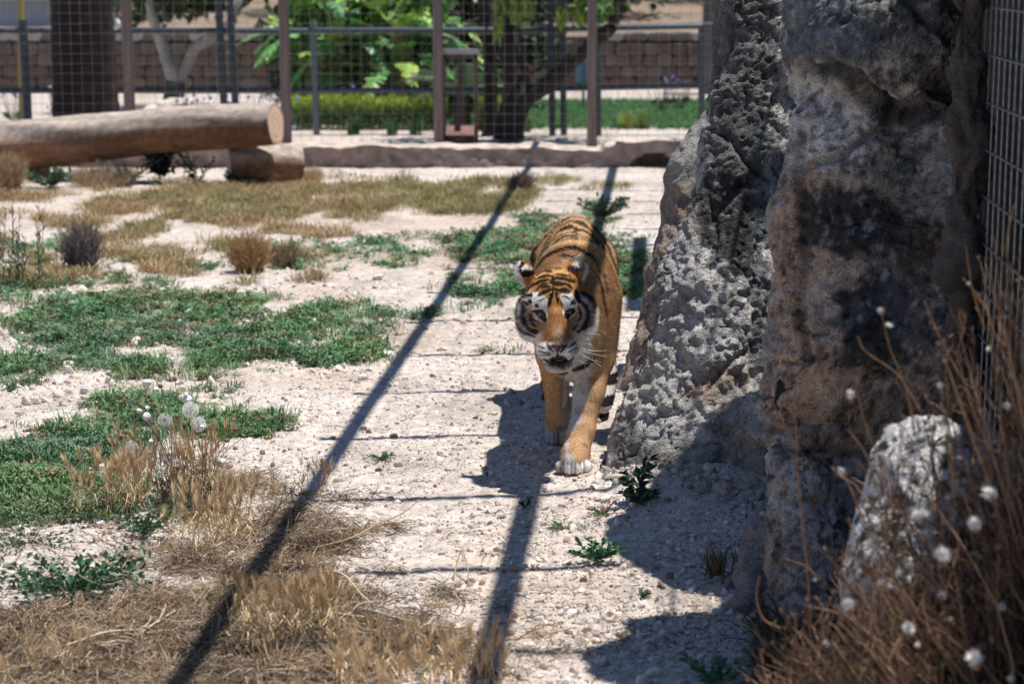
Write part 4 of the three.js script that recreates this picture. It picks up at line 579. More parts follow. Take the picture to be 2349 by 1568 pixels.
{ // clipped hedge
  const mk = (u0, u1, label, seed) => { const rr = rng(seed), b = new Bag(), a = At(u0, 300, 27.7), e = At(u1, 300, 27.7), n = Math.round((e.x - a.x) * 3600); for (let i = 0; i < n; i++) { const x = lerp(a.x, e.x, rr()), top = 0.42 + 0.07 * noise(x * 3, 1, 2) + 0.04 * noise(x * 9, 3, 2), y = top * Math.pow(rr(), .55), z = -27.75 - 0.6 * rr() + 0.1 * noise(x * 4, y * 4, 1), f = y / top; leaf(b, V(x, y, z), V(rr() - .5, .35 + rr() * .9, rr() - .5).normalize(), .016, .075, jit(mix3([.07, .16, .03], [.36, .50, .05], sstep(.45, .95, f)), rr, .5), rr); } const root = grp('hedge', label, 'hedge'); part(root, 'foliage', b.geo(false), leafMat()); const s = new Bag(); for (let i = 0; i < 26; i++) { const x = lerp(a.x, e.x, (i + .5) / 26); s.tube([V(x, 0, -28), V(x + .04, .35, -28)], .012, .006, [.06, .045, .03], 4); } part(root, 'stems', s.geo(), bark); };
  mk(668, 1022, 'low yellow green hedge between the brown posts in the middle', 81); mk(1096, 1146, 'short piece of yellow green hedge between hatch gate and leaning tree', 82);
  const tuft = (u, v, d, h, c, label) => { const rr = rng(Math.round(u)), b = new Bag(), p0 = At(u, v, d); p0.y = 0; for (let k = 0; k < 70; k++) { const an = rr() * 6.28, s = .05 + .13 * rr(), y = h * (.6 + .5 * rr()), x0 = V((rr() - .5) * .14, 0, (rr() - .5) * .14); b.blade([x0, x0.clone().add(V(Math.cos(an) * s * .4, y * .7, Math.sin(an) * s * .4)), x0.clone().add(V(Math.cos(an) * s, y * (.75 + .25 * rr()), Math.sin(an) * s))], .009, V(-Math.sin(an), 0, Math.cos(an)), jit(c, rr, .5)); } const t = grp('leafy_tuft', label, 'plant', null, p0); part(t, 'leaves', b.geo(), leafMat()); };
  tuft(810, 316, 27.0, .26, [.05, .17, .04], 'strappy green tuft at the foot of the hedge, left one'); tuft(900, 318, 26.9, .26, [.05, .18, .04], 'strappy green tuft at the foot of the hedge, middle one'); tuft(952, 316, 27.0, .28, [.05, .18, .05], 'strappy green tuft at the foot of the hedge, right one');
  tuft(1436, 294, 28.1, .24, [.30, .34, .04], 'yellow green tuft on the lawn edge right of the fourth brown post'); tuft(1476, 294, 28.1, .28, [.20, .30, .04], 'taller green tuft on the lawn edge nearer the rock'); tuft(1205, 300, 27.6, .25, [.09, .17, .05], 'green tuft on the lawn edge right of the leaning tree'); tuft(1140, 318, 27.2, .22, [.05, .14, .04], 'dark tuft at the base of the leaning tree');
}
{ // lawn
  const rr = rng(91), b = new Bag(); for (let k = 0; k < 9; k++) { const an = rr() * 6.28, s = .04 * rr(), y = .05 + .05 * rr(); b.blade([V(s, 0, 0), V(s + Math.cos(an) * .012, y * .6, Math.sin(an) * .012), V(s + Math.cos(an) * .04, y, Math.sin(an) * .04)], .006, V(-Math.sin(an), 0, Math.cos(an)), [.8, .8, .8], [1, 1, 1]); }
  const im = new THREE.InstancedMesh(b.geo(), leafMat(), 7000), m = new THREE.Matrix4(); let n = 0;
  for (let i = 0; i < 7000; i++) { const z = -28.0 - 5.6 * rr(), x = -1.0 + 7.2 * rr(); if (x < 0.0 && z > -28.6) continue; m.makeRotationY(rr() * 6.3).setPosition(x, 0, z); im.setMatrixAt(n, m); const q = .6 + .7 * rr(); im.setColorAt(n++, new THREE.Color().setRGB(.085 * q, .27 * q, .075 * q)); } im.count = n; add(im, 'lawn_grass', 'green lawn beyond the rear fence', null, null, 'stuff');
}
{ // dry stone wall, terrace, far things
  const rr = rng(101), d = 37.6, wz = -d, root = grp('stone_wall', 'long brown grey stone wall far behind the fences', 'wall');
  const X = (u) => (u - CX) / F * (d + .6), top = 0.98;
  part(root, 'core', new THREE.BoxGeometry(X(1660) - X(-260), top - .06, .34).translate((X(1660) + X(-260)) / 2, (top - .06) / 2, wz - .24), M(.10, .075, .06));
  const geos = [0, 1, 2, 3].map((k) => { const g = new THREE.BoxGeometry(1, 1, 1, 3, 3, 2), p = g.attributes.position; for (let i = 0; i < p.count; i++) { const x = p.getX(i), y = p.getY(i), z = p.getZ(i), e = 1 - .16 * (Math.abs(x * y) * 4); p.setXYZ(i, x * e + .05 * noise(x * 3 + k, y * 3, z), y * e + .06 * noise(x * 3, y * 3 + k, z), z + .1 * noise(x * 4, y * 4, k)); } g.computeVertexNormals(); return g; });
  const mats = [[.125, .095, .075], [.135, .105, .088], [.11, .088, .075], [.13, .092, .07], [.155, .13, .11]].map((c) => M(...c, .95)), cop = M(.36, .345, .33, .95);
  for (const [a, e] of [[-70, 668], [1352, 1660]]) for (let row = 0; row < 5; row++) { let x = X(a); while (x < X(e)) { const w = .16 + .34 * rr() * rr() + .06, h = row === 4 ? .16 : .205, y = row === 4 ? top - .05 : .09 + row * .205; const m = part(root, row === 4 ? 'coping_stone' : 'stone', geos[Math.floor(rr() * 4)], row === 4 ? (rr() < .55 ? cop : mats[4]) : mats[Math.floor(rr() * 5)]); m.position.set(x + w / 2, y, wz + .02 * rr()); m.scale.set(w + .004, h + .004, .26 + .06 * rr()); x += w; } }
  const tg = new THREE.PlaneGeometry(40, 14, 120, 40).rotateX(-Math.PI / 2); tg.translate(-3, 0, -45); { const p = tg.attributes.position; for (let i = 0; i < p.count; i++) { const z = p.getZ(i), x = p.getX(i); p.setY(i, .9 + (-38 - z) * .055 + .08 * fbm(x, 1, z, 3)); } tg.computeVertexNormals(); colorize(tg, (x, y, z) => { const s = .8 + .5 * fbm(x * 1.5, 3, z * 1.5, 3); return [.27 * s, .205 * s, .15 * s]; }); } meshThing(tg, MV(.95), 'terrace', 'sunlit tan bank above the stone wall', null, null, 'structure');
  const pg = new THREE.BoxGeometry(.62, 2.6, .5); pg.translate(At(1652, 100, 35.6).x + .04, 1.3, -35.8); meshThing(pg, M(.17, .155, .14, .9, { map: weather }), 'concrete_pillar', 'plain grey brown pillar between the stone wall and the rock', 'pillar');
  // dark trees far behind
  [[-60, 30, 47, 3.4, 'farthest dark tree at the left edge behind the grey shed'], [300, 0, 49, 3.6, 'far dark tree above the palm trunk and forked tree'], [640, -70, 50, 2.6, 'far dark tree above the tan bank left of the bananas'], [1000, 0, 44, 3.6, 'far dark tree behind the banana clump'], [1270, -20, 43, 2.6, 'far dark tree behind the leaning tree'], [1520, -60, 50, 3.2, 'far dark tree above the right hand stone wall'], [1800, -40, 48, 3.2, 'far dark tree hidden mostly behind the rock']].forEach(([u, v, dd, r, label], i) => { const c = At(u, v, dd), y = Math.max(c.y, 2.4) + (i === 2 || i === 5 ? 1.0 : -.35); tree('far_tree', label, [[[V(c.x, .9, c.z), V(c.x + .1, y * .6, c.z), V(c.x, y, c.z)], .22, .14]], [[V(c.x, y + r * .35, c.z), V(r * 1.05, r * (i === 2 || i === 5 ? .55 : .95), r * .8), 3800, .26, DK, DK2, .4]], 200 + i); });
  // shed at the left
  const sh = grp('shed', 'pale blue grey corrugated shed beyond the stone wall at upper left', 'shed', null, At(88, 80, 41)); sh.position.y = 0; const cg = new THREE.BoxGeometry(1.35, 1.55, .9, 90, 1, 1), cp = cg.attributes.position; for (let i = 0; i < cp.count; i++) if (cp.getZ(i) > 0) cp.setZ(i, cp.getZ(i) + .018 * Math.sin(cp.getX(i) * 70)); cg.translate(0, .78, 0); cg.computeVertexNormals(); part(sh, 'wall', cg, M(.36, .44, .50, .6)); part(sh, 'roof', new THREE.BoxGeometry(1.5, .05, 1.1).rotateX(.1).translate(0, 1.6, 0), M(.5, .53, .55, .5));
  const pl = new Bag(); pl.tube([V(0, 0, 0), V(.02, .9, 0), V(.09, 2.4, 0)], .042, .036, [.36, .27, .035], 10); const pole = meshThing(pl.geo(), MV(.55), 'yellow_pole', 'slim yellow pole standing at the far left', 'pole'); pole.position.copy(At(48, 258, 28.4)).setY(0);
  const pot = grp('pot', 'pale tapering pot left of the dark palm trunk', 'pot', null, At(136, 252, 30)); pot.position.y = 0; part(pot, 'body', new THREE.LatheGeometry([[0, 0], [.10, 0], [.115, .05], [.15, .45], [.155, .47], [.14, .47], [.13, .40], [0, .40]].map(([a, b]) => new THREE.Vector2(a, b)), 26), M(.56, .54, .51, .8));
  const pr = M(.62, .57, .50, .95);
  [[363, 232, 29.5, .26, 'pale block of stone left of the forked tree, behind the first brown post'], [430, 236, 29.3, .34, 'long pale heap of stone at the foot of the forked tree'], [477, 238, 29.6, .24, 'smaller pale stone right of the forked tree foot'], [1562, 62, 43, .3, 'white boulder on the bank above the right hand stone wall']].forEach(([u, v, dd, s, label], i) => { const m = meshThing(stoneGeos[(i + 1) % 6], pr, 'pale_rock', label, 'rock'); m.position.copy(At(u, v, dd)); if (i < 3) m.position.y = s * .5; m.scale.set(s * 1.1, s * .85, s); });
  const sg = grp('sign_board', 'blue grey back of a twin sign board on a thin post by the white path', 'sign', null, At(1338, 252, 31.4)); sg.position.y = 0; const blue = M(.22, .36, .50, .5); for (const s of [-1, 1]) part(sg, 'board', new THREE.BoxGeometry(.115, .44, .02).translate(s * .066, .66, 0), blue); part(sg, 'post', new THREE.CylinderGeometry(.022, .022, .95, 10).translate(0, .475, -.03), M(.12, .17, .22, .5));
  const tags = grp('notice_tags', 'two small pale blue tags hanging by the second brown post', 'tag', null, V(At(648, 108, 26.7).x, 0, -26.95)); for (const y of [1.16, 1.03]) part(tags, 'tag', new THREE.CylinderGeometry(.045, .045, .012, 18).rotateX(1.57).translate(0, y, 0), M(.45, .62, .75, .5));
  const lamp = new THREE.SphereGeometry(.075, 20, 14); const lm = meshThing(lamp, M(.62, .68, .75, .3), 'white_ball', 'pale round cap on the rail post right of the palm trunk', 'cap'); lm.position.copy(At(263, 55, 26.9)); lm.position.y = 1.45;
  // lavender
  [[30, 238, 28], [150, 240, 27.6], [412, 238, 27.8], [470, 240, 27.6], [540, 240, 27.7], [610, 242, 27.7], [645, 240, 26.4], [745, 246, 28.8], [800, 246, 28.6], [985, 246, 28.6], [1520, 236, 31], [1560, 236, 31.4]].forEach(([u, v, dd], i) => { const r = rng(300 + i), b = new Bag(), f = new Bag(), p = At(u, v, dd); p.y = 0; for (let k = 0; k < 26; k++) { const an = r() * 6.28, s = .06 + .2 * r(), h = .32 + .22 * r(), e = V(Math.cos(an) * s, h, Math.sin(an) * s); b.tube([V((r() - .5) * .12, 0, (r() - .5) * .12), V(e.x * .6, h * .6, e.z * .6), e], .0035, .002, [.10, .15, .07], 3); if (k < 7) { const q = new THREE.IcosahedronGeometry(.016 + .010 * r(), 0); const pp = q.attributes.position, b0 = f.n; for (let j = 0; j < pp.count; j++) f.v(pp.getX(j) + e.x, pp.getY(j) * 1.3 + h, pp.getZ(j) + e.z, jit([.26, .20, .52], r)); for (let j = 0; j < pp.count; j += 3) f.tri(b0 + j, b0 + j + 1, b0 + j + 2); } leaf(b, V(e.x * .4, h * .35, e.z * .4), V(Math.cos(an), .6, Math.sin(an)).normalize(), .02, .14, [.06, .12, .05], r); } const t = grp('flowering_plant', 'thin plant with small violet flowers behind the rear fence', 'flowers', 'violet flowers behind the rear fence', p); part(t, 'stems', b.geo(false), leafMat()); part(t, 'flowers', f.geo(false), MV(.8), 'stuff'); });
}
// ------------------------------------------------------------------ the tiger
{
  const D = (u, v, d) => { const q = P(u, v, 1), k = d / -q.z; return V(q.x * k, CAM_H + (q.y - CAM_H) * k, -d); };
  // head frame: origin between the eyes, x across, y up the face, z out of the face; lengths from 1/3.734 of a photograph pixel
  const O = D(1273.2, 715.7, 8.55), Z = camera.position.clone().sub(O).normalize(), X = V(0, 1, 0).cross(Z).normalize(), Y = Z.clone().cross(X);
  const K = 0.78273 / 3.734 * O.distanceTo(camera.position) / F;
  const hp = (cx, cy, z) => V((cx - 547) * K, (800 - cy) * K, z);                 // in the head frame
  const toW = (p) => O.clone().addScaledVector(X, p.x).addScaledVector(Y, p.y).addScaledVector(Z, p.z);
  const HE = [ // ellipsoids of the skull and face: centre, radii, blend
    [hp(545, 590, -0.10), V(0.105, 0.098, 0.11), 0.05], [hp(545, 690, -0.05), V(0.085, 0.06, 0.055), 0.04], [hp(345, 830, -0.072), V(0.064, 0.080, 0.064), 0.05], [hp(772, 820, -0.072), V(0.064, 0.080, 0.064), 0.05],
    [hp(262, 845, -0.125), V(0.042, 0.086, 0.05), 0.04], [hp(872, 835, -0.125), V(0.041, 0.080, 0.05), 0.04], [hp(352, 1010, -0.09), V(0.045, 0.05, 0.05), 0.05], [hp(790, 1000, -0.09), V(0.045, 0.05, 0.05), 0.05],
    [hp(565, 1085, -0.05), V(0.074, 0.078, 0.082), 0.05], [hp(400, 705, -0.012), V(0.050, 0.034, 0.034), 0.025], [hp(685, 695, -0.012), V(0.050, 0.034, 0.034), 0.025],
    [hp(478, 1212, 0.060), V(0.050, 0.040, 0.050), 0.022], [hp(672, 1202, 0.060), V(0.050, 0.040, 0.050), 0.022], [hp(572, 1168, 0.095), V(0.033, 0.022, 0.030), 0.015], [hp(587, 1358, 0.032), V(0.054, 0.026, 0.044), 0.022], [hp(575, 1250, 0.02), V(0.06, 0.06, 0.06), 0.03]];
  const ears = [[hp(212, 380, -0.125), 0.42, 0.062, 0.030], [hp(795, 318, -0.135), -0.27, 0.066, 0.033]];
  const bridgeA = hp(548, 740, -0.022), bridgeB = hp(572, 1095, 0.078);
  const mouthC = hp(592, 1312, 0.088), mouthR = V(0.036, 0.0085, 0.036);
  const headSdf = (x, y, z) => {
    const wx = x - O.x, wy = y - O.y, wz = z - O.z, a = wx * X.x + wy * X.y + wz * X.z, b = wx * Y.x + wy * Y.y + wz * Y.z, c = wx * Z.x + wy * Z.y + wz * Z.z;
    if (a * a + b * b + c * c > 0.16) return 0.2;
    let d = cap(a, b, c, bridgeA, bridgeB, 0.042, 0.040);
    for (const [p, r, k] of HE) d = smin(d, ell(a, b, c, p, r), k);
    for (const [p, an, l, w] of ears) { // rounded leaf with a hollow towards the back
      const ex = a - p.x, ey = b - p.y, ez = c - p.z, ca = Math.cos(an), sa = Math.sin(an), ux = ex * ca + ey * sa, uy = -ex * sa + ey * ca;
      const shell = ell(ux, uy, ez - 0.25 * Math.abs(ux), V(0, 0, 0), V(w * (1.15 - 0.25 * uy / l), l, 0.020)); d = smin(d, shell, 0.022);
    }
    const m = -ell(a, b, c, mouthC, mouthR); return -smin(-d, -m, 0.008);
  };
  const T = (a, b, ra, rb) => [a, b, ra, rb];
  const legRx = 0.372, caps = [
    T(V(0.275, 0.80, -9.06), V(0.205, 0.775, -8.80), 0.150, 0.125), T(V(0.265, 0.66, -9.02), V(0.215, 0.66, -8.82), 0.13, 0.10),
    // fore leg reaching forward
    T(V(0.375, 0.72, -9.10), V(0.374, 0.47, -9.07), 0.105, 0.088), T(V(0.374, 0.47, -9.07), V(0.345, 0.32, -8.99), 0.082, 0.066), T(V(0.345, 0.32, -8.99), V(0.312, 0.165, -8.915), 0.064, 0.050), T(V(0.314, 0.17, -8.905), V(0.306, 0.145, -8.90), 0.053, 0.053), T(V(0.306, 0.145, -8.90), V(0.280, 0.075, -8.82), 0.051, 0.060), T(V(0.280, 0.065, -8.83), V(0.268, 0.05, -8.78), 0.056, 0.055),
    // the other fore leg
    T(V(0.200, 0.72, -9.15), V(0.190, 0.46, -9.18), 0.10, 0.078), T(V(0.190, 0.46, -9.18), V(0.214, 0.17, -9.36), 0.072, 0.050), T(V(0.214, 0.17, -9.36), V(0.208, 0.06, -9.38), 0.050, 0.048), T(V(0.208, 0.05, -9.38), V(0.206, 0.042, -9.34), 0.046, 0.044),
    // hind legs
    T(V(0.395, 0.70, -10.32), V(0.42, 0.47, -10.06), 0.145, 0.098), T(V(0.42, 0.47, -10.06), V(0.425, 0.25, -10.20), 0.085, 0.050), T(V(0.425, 0.25, -10.20), V(0.428, 0.07, -10.02), 0.046, 0.044), T(V(0.428, 0.052, -10.02), V(0.428, 0.042, -9.92), 0.046, 0.042),
    T(V(0.235, 0.70, -10.34), V(0.205, 0.47, -10.22), 0.145, 0.098), T(V(0.205, 0.47, -10.22), V(0.20, 0.25, -10.52), 0.085, 0.050), T(V(0.20, 0.25, -10.52), V(0.20, 0.07, -10.42), 0.046, 0.044), T(V(0.20, 0.052, -10.42), V(0.20, 0.042, -10.32), 0.046, 0.042)];
  const ells = [[V(0.287, 0.655, -9.15), V(0.162, 0.30, 0.30)], [V(0.293, 0.655, -9.60), V(0.172, 0.262, 0.40)], [V(0.300, 0.665, -10.0), V(0.162, 0.235, 0.38)], [V(0.314, 0.70, -10.32), V(0.160, 0.246, 0.28)], [V(0.212, 0.80, -9.12), V(0.075, 0.135, 0.12)], [V(0.362, 0.80, -9.12), V(0.075, 0.135, 0.12)], [V(0.275, 0.56, -9.0), V(0.115, 0.17, 0.13)]];
  const tail = new THREE.CatmullRomCurve3([V(0.315, 0.86, -10.5), V(0.345, 0.66, -10.72), V(0.42, 0.40, -10.68), V(0.482, 0.245, -10.36), V(0.488, 0.16, -10.08), V(0.468, 0.09, -9.94), V(0.45, 0.06, -9.86)]).getPoints(16);
  const toes = [], toe = (x, y, z, r) => toes.push([V(x, y, z), r]);
  [[1288, .030], [1306, .038], [1327, .038], [1346, .030]].forEach(([u, y], i) => toe((u - CX) / F * 8.9, 0.029, -8.752 + (i === 0 || i === 3 ? -0.018 : 0.004), 0.0275));
  [-.033, -.012, .012, .033].forEach((x, i) => { toe(0.207 + x, 0.022, -9.302 + (i % 3 ? 0.006 : -0.012), 0.020); toe(0.428 + x, 0.022, -9.888 + (i % 3 ? 0.006 : -0.01), 0.019); toe(0.20 + x, 0.022, -10.29, 0.019); });
  const bodySdf = (x, y, z) => {
    let d = 9; for (const [c, r] of ells) d = smin(d, ell(x, y, z, c, r), 0.10);
    for (let i = 0; i < caps.length; i++) { const [a, b, ra, rb] = caps[i]; d = smin(d, cap(x, y, z, a, b, ra, rb), i < 2 ? 0.09 : ra > 0.09 ? 0.07 : 0.025); }
    if (y < 0.11) for (const [c, r] of toes) d = smin(d, Math.hypot(x - c.x, (y - c.y) * 1.0, z - c.z) - r, 0.010);
    if (z < -9.7) for (let i = 0; i + 1 < tail.length; i++) d = smin(d, cap(x, y, z, tail[i], tail[i + 1], 0.043 - i * 0.0008, 0.043 - (i + 1) * 0.0008), 0.02);
    return d;
  };
  const sdf = (x, y, z) => { const h = z > -9.1 ? headSdf(x, y, z) : 0.2, b = bodySdf(x, y, z); const d = h < 0.19 ? smin(b, h, 0.045) : b; return Math.max(d, -y + 0.001); };
  const skin = surfaceNets(sdf, V(-0.06, -0.012, -10.86), V(0.62, 1.04, -8.35), 0.0044, 1.35);
  // ---- markings
  const OR = [0.62, 0.325, 0.115], ORD = [0.37, 0.165, 0.055], WH = [0.84, 0.82, 0.79], BK = [0.012, 0.010, 0.010], GR = [0.46, 0.43, 0.41], TAN = [0.56, 0.40, 0.26];
  const st = [ // black strokes on the face, shoulder and chest: width, then points
    [14, 520, 400, 515, 450, 510, 480], [9, 525, 510, 520, 600, 505, 680, 482, 740], [9, 545, 550, 560, 640, 576, 710], [12, 505, 620, 488, 680, 470, 745], [13, 575, 640, 582, 695], [13, 330, 447, 400, 415, 470, 400, 512, 405], [12, 552, 385, 620, 395, 692, 412], [17, 255, 548, 300, 510, 380, 470, 460, 450, 482, 452], [16, 525, 452, 560, 430, 640, 435, 700, 460, 768, 482],
    [17, 388, 350, 440, 345, 505, 362], [18, 535, 330, 605, 318], [11, 330, 582, 370, 532, 420, 500, 482, 488], [13, 405, 542, 450, 520, 492, 530], [26, 498, 482, 560, 490, 600, 490, 632, 502], [15, 638, 480, 690, 510, 725, 550], [22, 362, 622, 400, 600, 440, 580, 505, 556], [32, 598, 560, 650, 566, 700, 578], [16, 538, 540, 570, 560, 605, 565],
    [10, 365, 692, 400, 666, 452, 644], [11, 615, 630, 660, 630, 705, 658], [14, 478, 622, 505, 606], [14, 550, 602, 585, 600], [17, 486, 668, 492, 638], [12, 604, 680, 618, 724], [22, 280, 622, 292, 640], [28, 276, 678, 286, 714], [22, 335, 728, 362, 742], [18, 715, 722, 740, 690, 762, 712],
    [27, 285, 618, 200, 650, 150, 722, 138, 800, 165, 872], [26, 214, 718, 226, 780, 214, 840, 232, 900, 252, 955], [18, 228, 700, 262, 732], [17, 250, 952, 282, 1000, 345, 1042], [14, 280, 828, 284, 890, 308, 940, 342, 962], [14, 300, 880, 342, 902], [14, 160, 905, 205, 1000, 262, 1040, 335, 1072], [10, 300, 990, 372, 1012], [10, 328, 1046, 378, 1020],
    [27, 772, 568, 790, 660, 802, 692], [30, 826, 588, 900, 640, 942, 722, 936, 800], [34, 818, 690, 862, 742, 886, 820, 880, 900, 850, 972, 795, 1024], [20, 788, 740, 815, 790, 822, 870, 788, 904], [15, 932, 800, 930, 880, 898, 955], [14, 825, 962, 902, 950], [12, 782, 940, 758, 982], [12, 768, 1022, 802, 1000], [10, 738, 1002, 762, 958],
    [14, 296, 796, 345, 786, 402, 786, 440, 842, 452, 884], [20, 325, 846, 388, 880, 442, 892], [16, 440, 860, 446, 905], [13, 772, 765, 720, 768, 670, 800, 650, 852], [22, 652, 857, 700, 842, 752, 790], [16, 655, 850, 682, 882],
    [15, 463, 1138, 490, 1190, 542, 1226], [15, 670, 1128, 640, 1190, 600, 1232], [10, 572, 1230, 576, 1265], [10, 368, 1170, 452, 1192], [10, 378, 1220, 492, 1246], [6, 380, 1264, 502, 1262], [14, 682, 1180, 762, 1128], [11, 690, 1226, 792, 1184], [7, 718, 1252, 802, 1210],
    [20, 425, 1308, 480, 1332, 540, 1348, 620, 1350, 700, 1330, 745, 1288], [11, 486, 1302, 575, 1272, 672, 1290], [10, 440, 1345, 520, 1372, 620, 1380, 722, 1350],
    [42, 148, 262, 150, 322, 182, 372, 250, 382, 322, 364], [30, 150, 262, 200, 262], [44, 768, 205, 832, 192, 852, 262, 820, 320, 740, 328, 690, 320],
    [26, 345, 300, 400, 212, 480, 150, 580, 105, 690, 65, 760, 65, 850, 100, 940, 160, 1000, 240], [15, 600, 168, 680, 155, 762, 182], [12, 640, 190, 742, 212], [34, 752, 1458, 880, 1414, 990, 1318], [24, 590, 1500, 690, 1488], [14, 1012, 372, 1060, 500, 1100, 720, 1124, 830], [12, 1090, 330, 1110, 450, 1130, 560], [10, 960, 150, 1010, 260, 1060, 380]];
  const wt = [ // white: polygons on the face
    [[300, 596], [352, 585], [440, 632], [472, 690], [462, 740], [468, 800], [468, 870], [432, 838], [402, 765], [302, 788], [284, 700]], [[606, 606], [690, 552], [728, 596], [782, 680], [794, 742], [752, 796], [660, 780], [634, 830], [622, 800], [636, 730], [600, 684]], [[185, 278], [215, 272], [288, 335], [200, 348]], [[772, 222], [812, 242], [802, 282], [715, 296]]];
  const wl = [[15, 312, 815, 350, 872, 408, 905], [14, 782, 772, 742, 832, 702, 872], [10, 640, 842, 652, 812], [26, 150, 245, 122, 300, 132, 360, 168, 455, 205, 522], [22, 880, 250, 890, 320, 872, 400, 838, 452]];
  const dist = (s, x, y) => { let m = 1e9; for (let i = 1; i + 3 < s.length; i += 2) { const [d, t] = segDist2(x, y, s[i], s[i + 1], s[i + 2], s[i + 3]); const n = (s.length - 1) / 2 - 1, f = ((i - 1) / 2 + t) / n, w = s[0] * (s[2] < 640 && s[2] > 330 ? 1.12 : s[1] > 760 && s[2] < 1030 && s[2] > 560 ? 0.66 : 0.88) * Math.pow(Math.sin(Math.PI * clamp(f * 0.86 + 0.07)), 0.5); if (d - w < m) m = d - w; } return m; };
  const bb = (s) => { let a = 1e9, b = -1e9, c = 1e9, d = -1e9; for (let i = 1; i < s.length; i += 2) { a = Math.min(a, s[i]); b = Math.max(b, s[i]); c = Math.min(c, s[i + 1]); d = Math.max(d, s[i + 1]); } return [a - 40, b + 40, c - 40, d + 40]; };
  const stB = st.map(bb), wlB = wl.map(bb);
  function coat(x, y, z, nx = 0, ny = 1, nz = 0) {
    const n1 = noise(x * 60, y * 60, z * 60), n2 = fbm(x * 22, y * 22, z * 22, 2), t = -z;
    let c;
    const wx = x - O.x, wy = y - O.y, wz = z - O.z, ha = wx * X.x + wy * X.y + wz * X.z, hb = wx * Y.x + wy * Y.y + wz * Y.z, hc = wx * Z.x + wy * Z.y + wz * Z.z;
    const head = Math.hypot(ha * 0.9, hb * 0.8, hc) < 0.275 && hc > -0.26 && t < 8.86, px = ha / K + 547 + n1 * 5, py = 800 - hb / K + n2 * 8;
    if (head) {
      c = OR.slice();
      const bridge = sstep(130, 60, Math.abs(px - 560)); c = mix3(c, [.30, .135, .05], bridge * sstep(730, 850, py) * 0.9); c = mix3(c, [.44, .30, .185], sstep(80, 40, Math.abs(px - 578)) * sstep(900, 1010, py) * sstep(1150, 1120, py) * 0.85);
      c = mix3(c, [0.62, 0.59, 0.57], Math.max(sstep(300, 250, px) * sstep(560, 640, py), sstep(770, 820, px) * sstep(560, 620, py)) * 0.9);
      c = mix3(c, WH, Math.max(sstep(150, 110, px), sstep(940, 975, px)) * sstep(540, 620, py) * 0.9);
      c = mix3(c, WH, sstep(990, 1090, py + 0.12 * Math.abs(px - 560)) * sstep(120, 190, Math.abs(px - 565)) * 0.8);
      c = mix3(c, [0.30, 0.21, 0.15], sstep(170, 100, Math.hypot(px - 330, (py - 910) * 1.2)) * 0.6 + sstep(130, 80, Math.hypot(px - 770, (py - 890) * 1.1)) * 0.5);
      c = mix3(c, WH, sstep(1165, 1190, py) * 0.92); c = mix3(c, WH, sstep(92, 60, Math.hypot((px - 470), (py - 1170) * 1.6)) * 0.8); c = mix3(c, WH, sstep(100, 60, Math.hypot((px - 700), (py - 1160) * 1.6)) * 0.55);
      c = mix3(c, GR, sstep(1330, 1370, py) * sstep(1430, 1395, py) * 0.75);
      for (const q of wt) if (inPoly(px, py, q)) c = mix3(c, WH, 0.95);
      c = mix3(c, [.22, .12, .10], sstep(78, 60, Math.abs(px - 572)) * sstep(1142, 1156, py - 0.12 * Math.abs(px - 572)) * sstep(1222, 1206, py + Math.abs(px - 572) * 0.55));
      const mo = Math.hypot((px - 592) / 100, (py - 1312) / 27); if (mo < 1.05 && hc > 0.01) c = mix3(c, [0.05, 0.018, 0.016], sstep(1.05, 0.9, mo));
      c = mix3(c, [.40, .24, .19], sstep(1.0, 0.9, Math.hypot((px - 585) / 88, (py - 1300) / 13)) * (py < 1306 ? 0.9 : 0));
    } else {
      // body: orange above, pale below, transverse stripes
      const cx = 0.295 + (t - 9.3) * 0.012, side = x - cx, a = Math.atan2(Math.abs(side), y - 0.58), leg = y < 0.44 || (t < 9.45 && y < 0.52);
      c = mix3(OR, [0.54, 0.36, 0.20], clamp(0.55 + n2 * 1.5)); c = mix3(c, TAN, 0.12 + sstep(0.95, 1.5, a) * 0.4); c = mix3(c, [.17, .09, .045], clamp(fbm(x * 9, y * 6, z * 9, 3) * 2.0 - .15) * .45);
      if (!leg) c = mix3(c, WH, sstep(0.50, 0.42, y + n2 * 0.05) * 0.8);
      if (t < 9.2 && y < 0.66 && Math.abs(x - 0.272) < 0.085 && nz > -0.2) c = mix3(c, WH, sstep(0.085, 0.06, Math.abs(x - 0.272 + n2 * 0.02)) * sstep(0.68, 0.6, y));
      if (leg) {
        if (x > 0.235 && t < 9.3) { const q = clamp((0.46 - y) / 0.40), ax = lerp(0.372, 0.276, q * q * 0.35 + q * 0.65), r = lerp(0.08, 0.058, q), o = (x - ax) / r; c = mix3(mix3(OR, TAN, 0.6), [.60, .57, .54], sstep(0.05, -0.45, o + n2 * 0.4 + 0.7 * sstep(0.08, 0.10, y) * sstep(0.22, 0.14, y))); c = mix3(c, [.10, .07, .05], clamp(n2 * 2.2 - 0.35) * 0.6); c = mix3(c, WH, sstep(0.068, 0.056, y + n2 * 0.02)); }
        else if (t < 9.6) { c = mix3(mix3(OR, TAN, 0.4), [.34, .27, .22], sstep(0.0, 0.03, x - 0.205 + n2 * 0.03)); c = mix3(c, [.50, .47, .45], sstep(0.075, 0.05, y)); c = mix3(c, BK, sstep(0.006, 0.002, Math.abs(x - 0.212)) * sstep(0.1, 0.05, y) * 0.7); }
        else c = mix3(c, [.28, .16, .08], 0.4);
        for (const [q, r] of toes) { const dz = Math.abs(x - q.x); if (y < 0.062 && dz > r * 0.80 && dz < r * 1.15 && Math.abs(z - q.z) < 0.045 && z > q.z - 0.01) c = mix3(c, [.10, .085, .08], 0.55); }
      }
